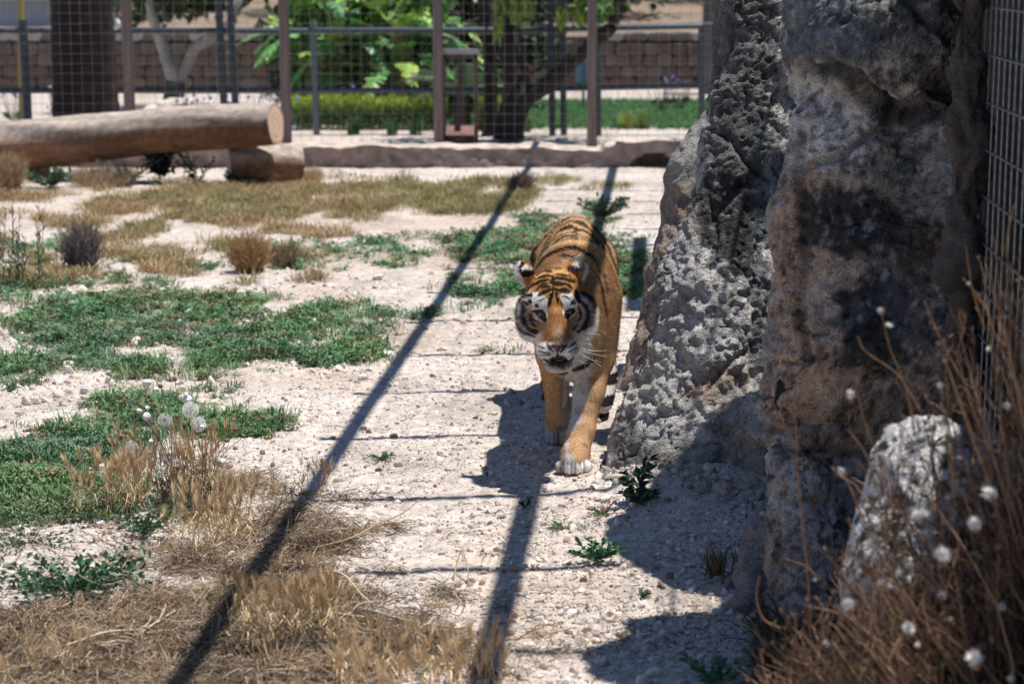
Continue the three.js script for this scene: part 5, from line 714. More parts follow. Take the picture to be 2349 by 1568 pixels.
      if (x > 0.43 && y < 0.34 && t > 9.78) { let best = 9, bi = 0; tail.forEach((q, i) => { const d = Math.hypot(q.x - x, q.y - y, q.z - z); if (d < best) { best = d; bi = i; } }); if (best < 0.065 && bi > 6) { const al = y * 1.0 + n1 * 0.006; c = Math.sin(al / 0.078 * 6.2832 + 0.6) > -0.1 ? BK : [.48, .44, .41]; return c; } }
      if ((t > 9.19 && !(y < 0.50 && t < 9.5)) || y > 0.62 && t > 9.0) {
        const wob = fbm(x * 5 + 3, y * 5, z * 5, 2), ph = t / 0.098 + 0.34 * a * a + wob * 1.5 + (side > 0 ? 0.31 : 0), s = Math.sin(ph * 6.2832), br = noise(x * 3.3 + 20, y * 3.3, z * 4.5);
        const rump = sstep(10.05, 10.4, t), thin = 0.16 - rump * 0.45 + br * 0.55 + sstep(9.45, 9.2, t) * 0.55 - sstep(0.55, 1.1, a) * 0.16;
        let k = sstep(thin, thin + 0.16, s) * (leg ? 0.8 : 1); k *= 1 - 0.25 * sstep(0.25, 0.5, noise(x * 8, y * 8, z * 8 + 40));
        k = Math.max(k, sstep(0.026, 0.012, Math.abs(side + 0.012 * wob)) * sstep(0.0, 0.22, noise(1.3, 4.4, t * 17) + 0.05) * sstep(9.55, 9.7, t) * 0.9 * (y > 0.8 ? 1 : 0));
        if (t < 9.19) k *= 0.0; c = mix3(c, BK, k * 0.93);
      }
    }
    if (nz > -0.35 && t < 9.5) { // strokes lie on what faces forward
      for (let i = 0; i < st.length; i++) { const q = stB[i]; if (px < q[0] || px > q[1] || py < q[2] || py > q[3]) continue; if (!head && i < st.length - 8) continue; const d = dist(st[i], px, py); if (d < 7) c = mix3(c, i === st.length - 9 ? [.2, .19, .185] : BK, sstep(7, -4, d + n1 * 5) * 0.96); }
      if (head) for (let i = 0; i < wl.length; i++) { const q = wlB[i]; if (px < q[0] || px > q[1] || py < q[2] || py > q[3]) continue; const d = dist(wl[i], px, py); if (d < 5) c = mix3(c, WH, sstep(5, -3, d + n1 * 4) * 0.9); }
    }
    return c;
  }
  colorize(skin, (x, y, z, nx, ny, nz) => { const c = coat(x, y, z, nx, ny, nz), t = 0.92 + 0.16 * noise(x * 120, y * 120, z * 120); return [c[0] * t, c[1] * t, c[2] * t]; });
  const root = grp('tiger', 'striped orange tiger walking towards the viewer with its head lowered', 'tiger');
  part(root, 'body', skin, new THREE.MeshPhysicalMaterial({ vertexColors: true, roughness: 0.9, specularIntensity: 0.25 }));
  // ---- coat of short hair
  const p = skin.attributes.position, nn = skin.attributes.normal, ix = skin.index.array, r = rng(8), nt = ix.length / 3, cum = new Float32Array(nt); let area = 0;
  const A = V(0, 0, 0), B = V(0, 0, 0), C = V(0, 0, 0), view = V(0, 0, 0);
  for (let i = 0; i < nt; i++) {
    A.fromBufferAttribute(p, ix[i * 3]); B.fromBufferAttribute(p, ix[i * 3 + 1]); C.fromBufferAttribute(p, ix[i * 3 + 2]);
    const ar = B.clone().sub(A).cross(C.clone().sub(A)).length(), hd = A.distanceTo(O) < 0.26 ? 3.2 : A.z > -9.5 ? 1.3 : 0.7; area += ar * hd; cum[i] = area;
  }
  const hair = new Bag(), nose = toW(hp(572, 1150, 0.1)), muz = toW(hp(560, 1000, 0.04)), skull = toW(hp(545, 800, -0.10)), N = 230000, d = V(0, 0, 0), w = V(0, 0, 0), n = V(0, 0, 0);
  for (let k = 0; k < N; k++) {
    const q = r() * area; let a = 0, b = nt - 1; while (a < b) { const m = (a + b) >> 1; if (cum[m] < q) a = m + 1; else b = m; }
    A.fromBufferAttribute(p, ix[a * 3]); B.fromBufferAttribute(p, ix[a * 3 + 1]); C.fromBufferAttribute(p, ix[a * 3 + 2]); n.fromBufferAttribute(nn, ix[a * 3]);
    let u = r(), v = r(); if (u + v > 1) { u = 1 - u; v = 1 - v; }
    const x = A.x + (B.x - A.x) * u + (C.x - A.x) * v, y = A.y + (B.y - A.y) * u + (C.y - A.y) * v, z = A.z + (B.z - A.z) * u + (C.z - A.z) * v; if (y < 0.006) continue;
    const ha = (x - O.x) * X.x + (y - O.y) * X.y + (z - O.z) * X.z, hb = (x - O.x) * Y.x + (y - O.y) * Y.y + (z - O.z) * Y.z, hc = (x - O.x) * Z.x + (y - O.y) * Z.y + (z - O.z) * Z.z, px = ha / K + 547, py = 800 - hb / K, head = Math.hypot(ha, hb, hc) < 0.25 && z > -8.87;
    let len = 0.011, lift = 0.42, wd = 0.0009;
    if (head) {
      if (Math.hypot(px - 592, py - 1315) < 95 && Math.abs(py - 1312) < 30) continue; if (Math.hypot(px - 385, py - 815) < 52 || Math.hypot(px - 708, py - 797) < 52) continue; if (Math.abs(px - 572) < 66 && py > 1145 && py < 1222) continue;
      d.set(x - nose.x, y - nose.y, z - nose.z).normalize(); const ruff = Math.max(sstep(330, 180, px), sstep(790, 930, px)) * sstep(560, 680, py); len = 0.008 + 0.015 * ruff + 0.014 * sstep(1330, 1400, py); lift = 0.30 + 0.35 * ruff; if (ruff > 0.1) d.y -= 0.35 * ruff; if (py < 470 && (px < 330 || px > 690)) { len = 0.012; lift = 0.6; }
    } else if (y < 0.5) { d.set(0, -1, -0.1); len = 0.011; lift = 0.3; if (y < 0.07) { len = 0.007; } } else { d.set((x - 0.29) * 0.8, -0.35, -0.9); len = 0.015; if (z > -9.05) { d.set((x - 0.27) * 1.2, -0.7, -0.3); len = 0.02; } }
    d.x += (r() - .5) * 0.45; d.y += (r() - .5) * 0.45; d.z += (r() - .5) * 0.45; d.addScaledVector(n, -d.dot(n)).normalize().multiplyScalar(1 - lift).addScaledVector(n, lift).normalize(); len *= 0.6 + 0.8 * r();
    view.set(-x, CAM_H - y, -z); w.crossVectors(d, view).normalize().multiplyScalar(wd * (0.7 + 0.6 * r()));
    const c = coat(x, y, z, n.x, n.y, n.z), t = (0.62 + 0.62 * r()) * (1 + 0.5 * noise(x * 45, y * 45, z * 45)), cc = [c[0] * t, c[1] * t, c[2] * t], ct = [c[0] * t * 1.1, c[1] * t * 1.1, c[2] * t * 1.1], s = -0.0015;
    const i0 = hair.v(x + n.x * s - w.x, y + n.y * s - w.y, z + n.z * s - w.z, cc), i1 = hair.v(x + n.x * s + w.x, y + n.y * s + w.y, z + n.z * s + w.z, cc), i2 = hair.v(x + d.x * len, y + d.y * len, z + d.z * len, ct); hair.tri(i0, i1, i2);
  }
  const hg = hair.geo(false), hn = new Float32Array(hair.n * 3); // hair takes the shade of the skin that it grows on
  hg.computeVertexNormals(); part(root, 'fur', hg, new THREE.MeshPhysicalMaterial({ vertexColors: true, roughness: 0.75, specularIntensity: 0.3, side: THREE.DoubleSide }), 'stuff');
  // ---- eyes, nose, mouth, whiskers
  const surf = (cx, cy) => { for (let z = 0.16; z > -0.2; z -= 0.001) { const q = toW(hp(cx, cy, z)); if (sdf(q.x, q.y, q.z) < 0) return z; } return 0; };
  for (const [cx, cy, tx] of [[386, 812, 0.10], [708, 796, -0.02]]) {
    const z = surf(cx, cy), g = new THREE.SphereGeometry(0.0175, 40, 28), c = toW(hp(cx, cy, z - 0.0125)), look = Z.clone().addScaledVector(Y, -0.04).addScaledVector(X, tx).normalize();
    colorize(g, (x, y, zz) => { const q = V(x, y, zz).normalize(), al = Math.acos(clamp(q.dot(look), -1, 1)); if (al < 0.22) return [.004, .004, .004]; if (al < 0.52) { const k = 0.8 + 0.4 * noise(q.x * 9, q.y * 9, q.z * 9); return [.15 * k, .13 * k, .06 * k]; } return [.015, .012, .011]; });
    const m = part(root, 'eye', g, new THREE.MeshPhysicalMaterial({ vertexColors: true, roughness: 0.12, clearcoat: 1, clearcoatRoughness: 0.04 })); m.position.copy(c);
    const lid = new Bag(), L = [[-52, -8], [-28, -26], [6, -24], [36, -6], [60, 24]], s = cx < 547 ? 1 : -1; // upper lid over the ball
    lid.tube(new THREE.CatmullRomCurve3(L.map(([a, b]) => toW(hp(cx + a * s, cy + b, surf(cx + a * s, cy + b) + 0.002)))).getPoints(14), 0.0052, 0.0036, BK, 8); const L2 = [[-54, -6], [-30, 20], [4, 34], [36, 42], [60, 46]]; lid.tube(new THREE.CatmullRomCurve3(L2.map(([a, b]) => toW(hp(cx + a * s, cy + b, surf(cx + a * s, cy + b) + 0.002)))).getPoints(14), 0.0038, 0.0045, BK, 8); part(root, 'eyelid', lid.geo(), MV(0.6));
  }
  const nz0 = surf(572, 1175), ng = surfaceNets((x, y, z) => { let q = ell(x, y, z, V(0, 0.002, 0), V(0.027, 0.011, 0.012)); q = smin(q, ell(x, y, z, V(0, -0.011, 0.001), V(0.011, 0.013, 0.010)), 0.008); for (const s of [-1, 1]) q = Math.max(q, -ell(x, y, z, V(s * 0.017, -0.004, 0.010), V(0.0075, 0.004, 0.008))); return q; }, V(-.035, -.03, -.02), V(.035, .02, .02), 0.0014, 1.2);
  colorize(ng, (x, y) => mix3([.15, .075, .065], [.03, .02, .02], clamp(sstep(0.012, 0.022, Math.abs(x)) + 0.5 * noise(x * 200, y * 200, 1))));
  const nm = part(root, 'nose', ng, MV(0.42)); nm.position.copy(toW(hp(572, 1172, nz0 - 0.004))); nm.quaternion.setFromRotationMatrix(new THREE.Matrix4().makeBasis(X, Y, Z));
  const tg = new THREE.SphereGeometry(1, 24, 14); tg.scale(0.026, 0.0065, 0.024); const tm = part(root, 'tongue', tg, M(.36, .15, .12, .45)); tm.position.copy(toW(hp(592, 1322, 0.052))); tm.quaternion.copy(nm.quaternion);
  const wh = new Bag(), whisk = (x0, y0, pts, rad) => { const L = [toW(hp(x0, y0, surf(x0, y0))), ...pts.map(([a, b, z]) => toW(hp(a, b, z)))]; wh.tube(new THREE.CatmullRomCurve3(L).getPoints(12), rad, rad * 0.35, [.80, .79, .76], 4); };
  const R1 = [[780, 1105, 900, 1030, 1040, 1045], [790, 1130, 920, 1090, 880, 1110], [800, 1150, 930, 1150, 975, 1210], [790, 1170, 930, 1215, 1110, 1215], [780, 1190, 920, 1240, 1105, 1280], [770, 1195, 890, 1290, 1060, 1345], [760, 1210, 860, 1300, 980, 1380], [745, 1225, 840, 1330, 930, 1490], [735, 1230, 800, 1320, 905, 1360], [800, 1120, 900, 1080, 910, 1105], [770, 1215, 870, 1270, 1060, 1390]];
  for (const [a, b, c, e, f, g] of R1) whisk(a, b, [[c, e, 0.075], [f, g, 0.06]], 0.0011);
  for (const [a, b, c, e, f, g] of [[380, 1210, 300, 1290, 170, 1500], [390, 1230, 320, 1330, 240, 1500], [375, 1190, 280, 1230, 190, 1350], [385, 1250, 350, 1350, 330, 1480], [395, 1255, 370, 1380, 390, 1500], [372, 1175, 280, 1180, 200, 1230]]) whisk(a, b, [[c, e, 0.075], [f, g, 0.055]], 0.0008);
  part(root, 'whiskers', wh.geo(), MV(0.4), 'stuff');
}
// ------------------------------------------------------------------ ground cover and weeds
function tuftGeo(seed, n, h, spread, w, curl = 0.5) { const r = rng(seed), b = new Bag(); for (let k = 0; k < n; k++) { const an = r() * 6.28, s = spread * Math.sqrt(r()), x = Math.cos(an) * s, z = Math.sin(an) * s, hh = h * (.45 + .75 * r()), lean = curl * hh * (.3 + r()), a2 = an + (r() - .5) * 2, t = .6 + .6 * r(); b.blade([V(x, 0, z), V(x + Math.cos(a2) * lean * .4, hh * .6, z + Math.sin(a2) * lean * .4), V(x + Math.cos(a2) * lean, hh * (.8 + .2 * r()), z + Math.sin(a2) * lean)], w * (.7 + .6 * r()), V(-Math.sin(a2), 0, Math.cos(a2)), [t, t, t], [t * 1.15, t * 1.15, t * 1.1]); } return b.geo(); }
function leafyGeo(seed, n, rad, h, size) { const r = rng(seed), b = new Bag(); for (let s = 0; s < n; s++) { const an = r() * 6.28, L = rad * (.4 + .7 * r()), pts = []; for (let i = 0; i <= 4; i++) { const f = i / 4; pts.push(V(Math.cos(an) * L * f, h * Math.sin(f * 2.2) * (.4 + .7 * r()) + .003, Math.sin(an) * L * f)); } for (let i = 0; i <= 4; i++) for (let k = 0; k < 3; k++) { const d = V(Math.cos(an) + (r() - .5) * 2.2, (r() - .25) * .9, Math.sin(an) + (r() - .5) * 2.2).normalize(), t = .55 + .7 * r(); flatLeaf(b, pts[i], d, size * .32, size * (.7 + .6 * r()), [t, t, t * .95]); } } return b.geo(false); }
function scatter(name, label, geos, mat, n, pick, colf, seed) {
  const r = rng(seed), lists = geos.map(() => []); for (let i = 0; i < n; i++) { const q = pick(r); if (q) lists[Math.floor(r() * geos.length)].push(q); }
  const m = new THREE.Matrix4(), qt = new THREE.Quaternion(), e = new THREE.Euler();
  geos.forEach((g, k) => { const L = lists[k]; if (!L.length) return; const im = new THREE.InstancedMesh(g, mat, L.length); L.forEach(([x, z, s, tilt = .15, f = 0], i) => { e.set((r() - .5) * tilt, r() * 6.28, (r() - .5) * tilt); qt.setFromEuler(e); m.compose(V(x, hgt(x, z) - .002, z), qt, V(s, s * (.8 + .4 * r()), s)); im.setMatrixAt(i, m); const c = colf(x, z, r, f); im.setColorAt(i, new THREE.Color().setRGB(c[0], c[1], c[2])); }); im.castShadow = im.receiveShadow = true; add(im, name, label, null, null, 'stuff'); });
}
const onGround = (r, lo = 396, hi = 1640, pw = 0.6) => { const v = lo + (hi - lo) * Math.pow(r(), pw), u = -150 + 2050 * r(), p = G(u, v); p.x += (r() - .5) * .15; p.z += (r() - .5) * .3; return p; };
const keepOff = (p) => p.x > 0.42 + (-p.z - 7) * 0.02 && p.z > -12 && p.z < -6.2;
{
  const G1 = [201, 202, 203, 204].map((s) => leafyGeo(s, 9, .075, .03, .016)), G2 = [211, 212, 213].map((s) => tuftGeo(s, 16, .055, .05, .0028, .9));
  const green = (x, z, r) => { const t = .62 + .65 * r(), k = clamp(.5 + 1.2 * fbm(x * 1.8, 61, z * 1.8, 2)), far = sstep(-11, -15, z); let c = mix3([.088, .24, .108], [.155, .32, .095], k); c = mix3(c, [.07, .28, .09], far * .8); const sp = noise(x * .9 + 7, 5, z * .7); c = mix3(c, [.20, .25, .10], sstep(.1, .5, sp) * .7); c = mix3(c, [.13, .19, .15], sstep(-.1, -.5, sp) * .3); const q = r(); if (q < .10) c = [.27, .20, .10]; else if (q < .16) c = [.24, .26, .09]; return [c[0] * t, c[1] * t, c[2] * t]; };
  scatter('ground_cover', 'low bluish green creeping weeds in patches over the ground', G1, leafMat({ roughness: .6 }), 46000, (r) => { const p = onGround(r), g = greenAt(p.x, p.z); if (keepOff(p) || r() > Math.pow(g, 1.5) * .80 + (field(GREEN, p.x, p.z) > 0.02 ? 0.03 : 0)) return null; return [p.x, p.z, (.55 + .6 * r()) * (.75 + .35 * g) * (1 + .25 * sstep(-10, -15, p.z)), .5]; }, green, 401);
  scatter('grass', 'short green grass mixed into the weed patches', G2, leafMat({ roughness: .6 }), 24000, (r) => { const p = onGround(r), g = greenAt(p.x, p.z); if (keepOff(p) || r() > g * .9) return null; return [p.x, p.z, .6 + .8 * r(), .4]; }, green, 402);
  const G3 = [221, 222, 223].map((s) => tuftGeo(s, 20, .055, .07, .0028, 1.0));
  scatter('dry_grass', 'short olive and straw coloured dry grass towards the rear of the enclosure', G3, leafMat({ roughness: .8 }), 44000, (r) => { const p = onGround(r, 396, 760, .9), d = dryAt(p.x, p.z); if (keepOff(p) || r() > d * 1.05) return null; return [p.x, p.z, .7 + .8 * r(), .5]; }, (x, z, r) => { const t = .65 + .6 * r(), k = clamp(.5 + 1.5 * fbm(x * .9, 71, z * .9, 3)); let c = mix3([.40, .275, .15], [.27, .245, .10], clamp(k + sstep(-14, -18, z) * sstep(-2.5, -.5, x) * .5)); return [c[0] * t, c[1] * t, c[2] * t]; }, 403);
  // straw litter: curved stalks lying about
  const G4 = [231, 232, 233, 234, 235, 236].map((s) => { const r = rng(s), b = new Bag(); for (let k = 0; k < 7; k++) { const an = r() * 6.28, L = .05 + .09 * r(), x = (r() - .5) * .08, z = (r() - .5) * .08, bend = (r() - .5) * 1.6, pts = []; for (let i = 0; i <= 5; i++) { const f = i / 5, a = an + bend * f; pts.push(V(x + Math.cos(a) * L * f, .006 + .022 * r() * Math.sin(f * 3.1) + .012 * r(), z + Math.sin(a) * L * f)); } const t = .55 + .8 * r(); b.tube(pts, .0009 + .0017 * Math.pow(r(), 4), .0006, [t, t * .97, t * .9], 4); } return b.geo(); });
  scatter('straw_litter', 'tangled dry straw and stalks lying over the ground in the lower left', G4, MV(.85), 15000, (r) => { const p = onGround(r, 900, 1660, .8), l = litterAt(p.x, p.z); if (r() > Math.pow(l, .8) * 1.1) return null; return [p.x, p.z, .55 + .9 * r(), .7]; }, (x, z, r) => { const t = .45 + .75 * r(), c = r() < .25 ? [.60, .51, .41] : r() < .4 ? [.13, .10, .075] : [.34, .25, .165]; return [c[0] * t, c[1] * t, c[2] * t]; }, 404);
  scatter('straw_crumbs', 'fine brown crumbs of dry plants under the straw', [241, 242].map((s) => tuftGeo(s, 26, .028, .05, .0016, 2.4)), MV(.9, { side: THREE.DoubleSide }), 5000, (r) => { const p = onGround(r, 880, 1660, .8), l = litterAt(p.x, p.z); if (r() > l) return null; return [p.x, p.z, .5 + .9 * r(), .8]; }, (x, z, r) => { const t = .5 + .8 * r(), c = r() < .5 ? [.20, .135, .08] : [.36, .25, .15]; return [c[0] * t, c[1] * t, c[2] * t]; }, 405);
}
{ // thick curled stalks lying in the straw
  const G5 = [271, 272, 273, 274, 275].map((s) => { const r = rng(s), b = new Bag(), L = .10 + .16 * r(), a0 = r() * 6.28, bend = (r() - .5) * 3.2, pts = []; let x = 0, z = 0; for (let i = 0; i <= 9; i++) { const a = a0 + bend * i / 9 + .5 * Math.sin(i * 1.3 + s); pts.push(V(x, .006 + .03 * r() * Math.sin(i / 9 * 3.1), z)); x += Math.cos(a) * L / 9; z += Math.sin(a) * L / 9; } b.tube(new THREE.CatmullRomCurve3(pts).getPoints(20), .0024 + .0014 * r(), .0014, [1, 1, 1], 6); if (r() < .6) { const p = pts[5]; b.tube([p, p.clone().add(V((r() - .5) * .06, .015, (r() - .5) * .06)), p.clone().add(V((r() - .5) * .12, .02, (r() - .5) * .12))], .0015, .0009, [.9, .9, .85], 5); } return b.geo(); });
  scatter('fallen_stalks', 'thicker pale curled stalks lying in the straw', G5, MV(.8), 700, (r) => { const p = onGround(r, 1000, 1660, .7), l = litterAt(p.x, p.z); if (r() > l) return null; return [p.x, p.z, .6 + .8 * r(), .5]; }, (x, z, r) => { const t = .6 + .5 * r(), c = r() < .6 ? [.58, .48, .37] : [.38, .27, .17]; return [c[0] * t, c[1] * t, c[2] * t]; }, 407);
}
{ // flecks of dead plants on the bare path
  const G6 = [281, 282, 283].map((s) => { const r = rng(s), b = new Bag(); for (let k = 0; k < 3; k++) { const an = r() * 6.28, L = .012 + .03 * r(), x = (r() - .5) * .05, z = (r() - .5) * .05; b.tube([V(x, .004, z), V(x + Math.cos(an) * L * .5, .007, z + Math.sin(an) * L * .5), V(x + Math.cos(an + .4) * L, .004, z + Math.sin(an + .4) * L)], .0013, .0008, [1, 1, 1], 4); } return b.geo(); });
  scatter('plant_flecks', 'scattered bits of dead stems on the bare ground', G6, MV(.9), 3800, (r) => { const p = onGround(r, 620, 1640, .6); if (r() > clamp(.3 + 1.6 * fbm(p.x * 1.4, 17, p.z * 1.4, 2))) return null; return [p.x, p.z, .6 + .9 * r(), .3]; }, (x, z, r) => { const t = .5 + .7 * r(), c = r() < .4 ? [.16, .11, .07] : [.36, .25, .15]; return [c[0] * t, c[1] * t, c[2] * t]; }, 408);
}
// barley-like dry grass clumps with bristly ears
function earGeo(r) { const b = new Bag(); const L = .045 + .02 * r(); for (let i = 0; i < 26; i++) { const f = r(), y = L * f, an = r() * 6.28, l = .028 + .022 * r(), o = .0035 * (1 - f * .5); b.blade([V(Math.cos(an) * .001, y * .55, Math.sin(an) * .001), V(Math.cos(an) * (o + l * .16), y * .55 + l * .5, Math.sin(an) * (o + l * .16)), V(Math.cos(an) * (o + l * .28), y * .55 + l * 1.15, Math.sin(an) * (o + l * .28))], .0010, V(-Math.sin(an), 0, Math.cos(an)), jit([.40, .26, .13], r, .6), jit([.72, .55, .33], r, .5)); } return b.geo(); }
const strawMat = MV(.8, { side: THREE.DoubleSide });
function barley(label, u, v, n, wid, h, seed, tone = 1) {
  const r = rng(seed), p = G(u, v), t = grp('dry_grass_clump', label, 'dry grass', null, V(p.x, hgt(p.x, p.z), p.z)), s = new Bag(), eg = [earGeo(r), earGeo(r), earGeo(r)], q = new THREE.Quaternion(), all = [];
  for (let i = 0; i < n; i++) {
    const x = (r() - .5) * wid, z = (r() - .5) * wid * .8, hh = h * (.5 + .6 * r()), lx = (r() - .5) * .5 * hh, lz = (r() - .5) * .5 * hh, tip = V(x + lx, hh, z + lz), c = jit([.54 * tone, .41 * tone, .23 * tone], r, .7);
    s.tube([V(x, 0, z), V(x + lx * .35, hh * .55, z + lz * .35), tip], .0013, .0009, c, 4); for (let k = 0; k < 2; k++) { const an = r() * 6.28, y = hh * (.15 + .5 * r()), l = .05 + .06 * r(), bs = V(x + lx * .2, y, z + lz * .2); s.blade([bs, bs.clone().add(V(Math.cos(an) * l * .5, l * .35, Math.sin(an) * l * .5)), bs.clone().add(V(Math.cos(an) * l, l * (.1 - .4 * r()), Math.sin(an) * l))], .0016, V(-Math.sin(an), 0, Math.cos(an)), jit([.50 * tone, .38 * tone, .22 * tone], r, .9)); }
    q.setFromUnitVectors(V(0, 1, 0), V(lx * 1.3 + (r() - .5) * .06, hh, lz * 1.3 + (r() - .5) * .06).normalize()); const g = eg[i % 3].clone(), sc = .8 + .5 * r(); g.applyMatrix4(new THREE.Matrix4().compose(tip, q, V(sc, sc, sc))); all.push(g);
  }
  part(t, 'stems', s.geo(), strawMat); part(t, 'ears', mergeGeometries(all), strawMat, 'stuff'); return t;
}
barley('dry brown grass clump with bristly ears at the left side of the seed head plant', 250, 1180, 56, .28, .2, 501);
barley('dry brown bristly grass right behind the seed head plant', 400, 1160, 80, .38, .26, 502);
barley('bristly dry grass clump left of the thick left shadow, below the seed head plant', 470, 1250, 52, .3, .19, 503, 1.15);
barley('dry grass clump under the left post shadow with dark leaning ears', 590, 1225, 16, .3, .2, 504, .8);
barley('dense golden dry grass clump at the bottom between the two post shadows', 660, 1470, 84, .36, .19, 505, 1.05);
barley('golden dry grass clump cut by the bottom edge of the picture', 960, 1590, 80, .52, .14, 506, 1.15);
barley('pale bristly grass fallen over the left post shadow', 715, 1130, 10, .16, .1, 507, 1.1);
barley('small dry tuft at the left bottom corner of the straw', 60, 1575, 14, .3, .09, 508);
{ // the plant with dandelion-like clocks
  const r = rng(521), p = G(425, 1165), t = grp('seed_head_plant', 'tall thin weed carrying white fluffy seed heads at the left', 'wild plant', null, V(p.x, 0, p.z)), s = new Bag(), S = 8.6 / F * .985;
  const clock = (() => { const b = new Bag(); for (let i = 0; i < 150; i++) { const y = 1 - 2 * (i + .5) / 150, an = i * 2.39996, q = Math.sqrt(1 - y * y), d = V(Math.cos(an) * q, y, Math.sin(an) * q), side = V(0, 1, 0).cross(d).normalize(); if (!isFinite(side.x) || side.length() < .1) continue; b.blade([d.clone().multiplyScalar(.12), d.clone().multiplyScalar(.6), d.clone().multiplyScalar(.86)], .012, side, [.35, .3, .25], [.8, .8, .8]); for (let k = 0; k < 7; k++) { const o = V(r() - .5, r() - .5, r() - .5).multiplyScalar(.75), e = d.clone().add(o.addScaledVector(d, -o.dot(d))).normalize().multiplyScalar(.80 + .3 * r()); b.blade([d.clone().multiplyScalar(.82), d.clone().multiplyScalar(.9).lerp(e, .5), e], .013, side, [.86, .86, .87]); } } return b.geo(false); })();
  const bud = new THREE.SphereGeometry(1, 12, 8), fluff = MV(.8, { side: THREE.DoubleSide }), budM = M(.75, .74, .72, .8), cal = M(.23, .15, .09, .9);
  const heads = [[377, 963, 17, 1], [436, 940, 20, 1], [454, 973, 19, 1], [384, 1050, 16, .9], [298, 1025, 15, .8], [321, 1083, 15, .8], [369, 1083, 15, .8], [428, 915, 12, 0], [336, 878, 11, 0], [507, 1058, 11, 0], [335, 955, 10, 0], [356, 892, 6, 0], [425, 906, 6, 0], [400, 868, 5, 2], [367, 885, 5, 2], [404, 955, 5, 2], [353, 928, 5, 2], [322, 930, 5, 2], [337, 935, 6, 0], [318, 942, 7, 0], [276, 1000, 6, 2], [287, 990, 5, 2], [463, 978, 6, 0], [480, 980, 6, 2], [520, 1010, 5, 2], [540, 985, 5, 2], [558, 1000, 5, 2], [345, 1012, 6, 0], [398, 1015, 6, 0], [232, 1068, 7, 0], [290, 1045, 5, 2], [465, 1000, 6, 2], [330, 905, 4, 2]];
  heads.forEach(([u, v, rad, k], i) => {
    const w = P(u, v, 8.45 + (r() - .5) * .16), e = V(w.x - p.x, w.y, w.z - p.z), b0 = V((r() - .5) * .12 + e.x * .15, 0, (r() - .5) * .1), mid = b0.clone().lerp(e, .55).add(V((r() - .5) * .05 - e.x * .12, .03, (r() - .5) * .04));
    s.tube(new THREE.CatmullRomCurve3([b0, mid, e]).getPoints(9), .0020, .0013, jit(k === 2 ? [.20, .14, .08] : [.17, .17, .09], r, .5), 5);
    const R = rad * S; let m;
    if (k === 2) { m = part(t, 'dry_bud', bud, cal); m.scale.set(R, R * 1.3, R); } else if (k >= .8) { m = part(t, 'seed_head', clock, fluff); m.scale.setScalar(R); } else { m = part(t, 'closed_head', bud, budM); m.scale.set(R, R * .75, R); }
    m.position.copy(e); m.rotation.set(r(), r() * 6, r());
  });
  for (let i = 0; i < 90; i++) { const an = r() * 6.28, q = .22 * Math.sqrt(r()), h = .05 + .22 * r(), e = V(Math.cos(an) * q, h, Math.sin(an) * q * .7); s.tube([V(e.x * .4, 0, e.z * .4), V(e.x * .7 + (r() - .5) * .05, h * .6, e.z * .7), e], .0013, .0007, jit(r() < .4 ? [.20, .20, .10] : [.33, .24, .13], r, .6), 4); for (let k = 0; k < 3; k++) leaf(s, V(e.x * (.5 + .4 * r()), h * (.4 + .6 * r()), e.z * .7), V(r() - .5, r() - .3, r() - .5).normalize(), .004, .03, jit(r() < .5 ? [.25, .22, .11] : [.12, .15, .07], r, .5), r); }
  part(t, 'stems', s.geo(), leafMat());
}
function weed(name, label, u, v, cat, fn, seed) { const r = rng(seed), p = G(u, v), t = grp(name, label, cat, null, V(p.x, hgt(p.x, p.z), p.z)), b = new Bag(), l = new Bag(); fn(b, l, r); if (b.n) part(t, 'stems', b.geo(), strawMat); if (l.n) part(t, 'leaves', l.geo(false), leafMat({ roughness: .5 })); return t; }
const sprig = (b, l, r, n, rad, h, size, c) => { for (let k = 0; k < n; k++) { const an = r() * 6.28, L = rad * (.5 + .6 * r()), hh = h * (.5 + .6 * r()), pts = []; for (let i = 0; i <= 6; i++) { const f = i / 6; pts.push(V(Math.cos(an) * L * f, hh * Math.pow(f, .8), Math.sin(an) * L * f)); } b.tube(pts, .0018, .0009, jit(mix3(c, [.2, .16, .1], .4), r), 4); for (let i = 1; i <= 6; i++) for (let q = 0; q < 3; q++) { const d = V(Math.cos(an) + (r() - .5) * 2.4, .2 + .9 * r(), Math.sin(an) + (r() - .5) * 2.4).normalize(); leaf(l, pts[i], d, size * .26, size * (.7 + .7 * r()), jit(c, r, .5), r); } } };
weed('weed', 'dark green upright weed in the shade at the foot of the lumpy boulder', 1462, 1172, 'weed', (b, l, r) => { sprig(b, l, r, 5, .05, .17, .05, [.022, .06, .035]); sprig(b, l, r, 5, .1, .05, .035, [.025, .07, .04]); }, 601);
weed('weed', 'bright green sprig on the sunny ground right of the thick shadow', 1362, 1288, 'weed', (b, l, r) => sprig(b, l, r, 13, .10, .055, .030, [.045, .16, .07]), 602);
weed('moss_patch', 'light green mossy patch left of the dark upright weed', 1295, 1218, 'weed', (b, l, r) => sprig(b, l, r, 22, .085, .02, .011, [.14, .24, .08]), 603);
weed('moss_patch', 'small light green patch with a reddish sprig nearer the boulder foot', 1385, 1186, 'weed', (b, l, r) => { sprig(b, l, r, 12, .06, .02, .011, [.13, .22, .07]); sprig(b, l, r, 4, .05, .07, .012, [.22, .12, .06]); }, 604);
weed('moss_patch', 'green cushion with a pebble left of the paw beyond the left shadow', 872, 1054, 'weed', (b, l, r) => sprig(b, l, r, 20, .065, .025, .012, [.10, .19, .06]), 605);
weed('weed', 'tiny sprig at the crossing of the thick shadow below the paw', 1206, 1166, 'weed', (b, l, r) => sprig(b, l, r, 4, .02, .04, .016, [.03, .08, .04]), 606);
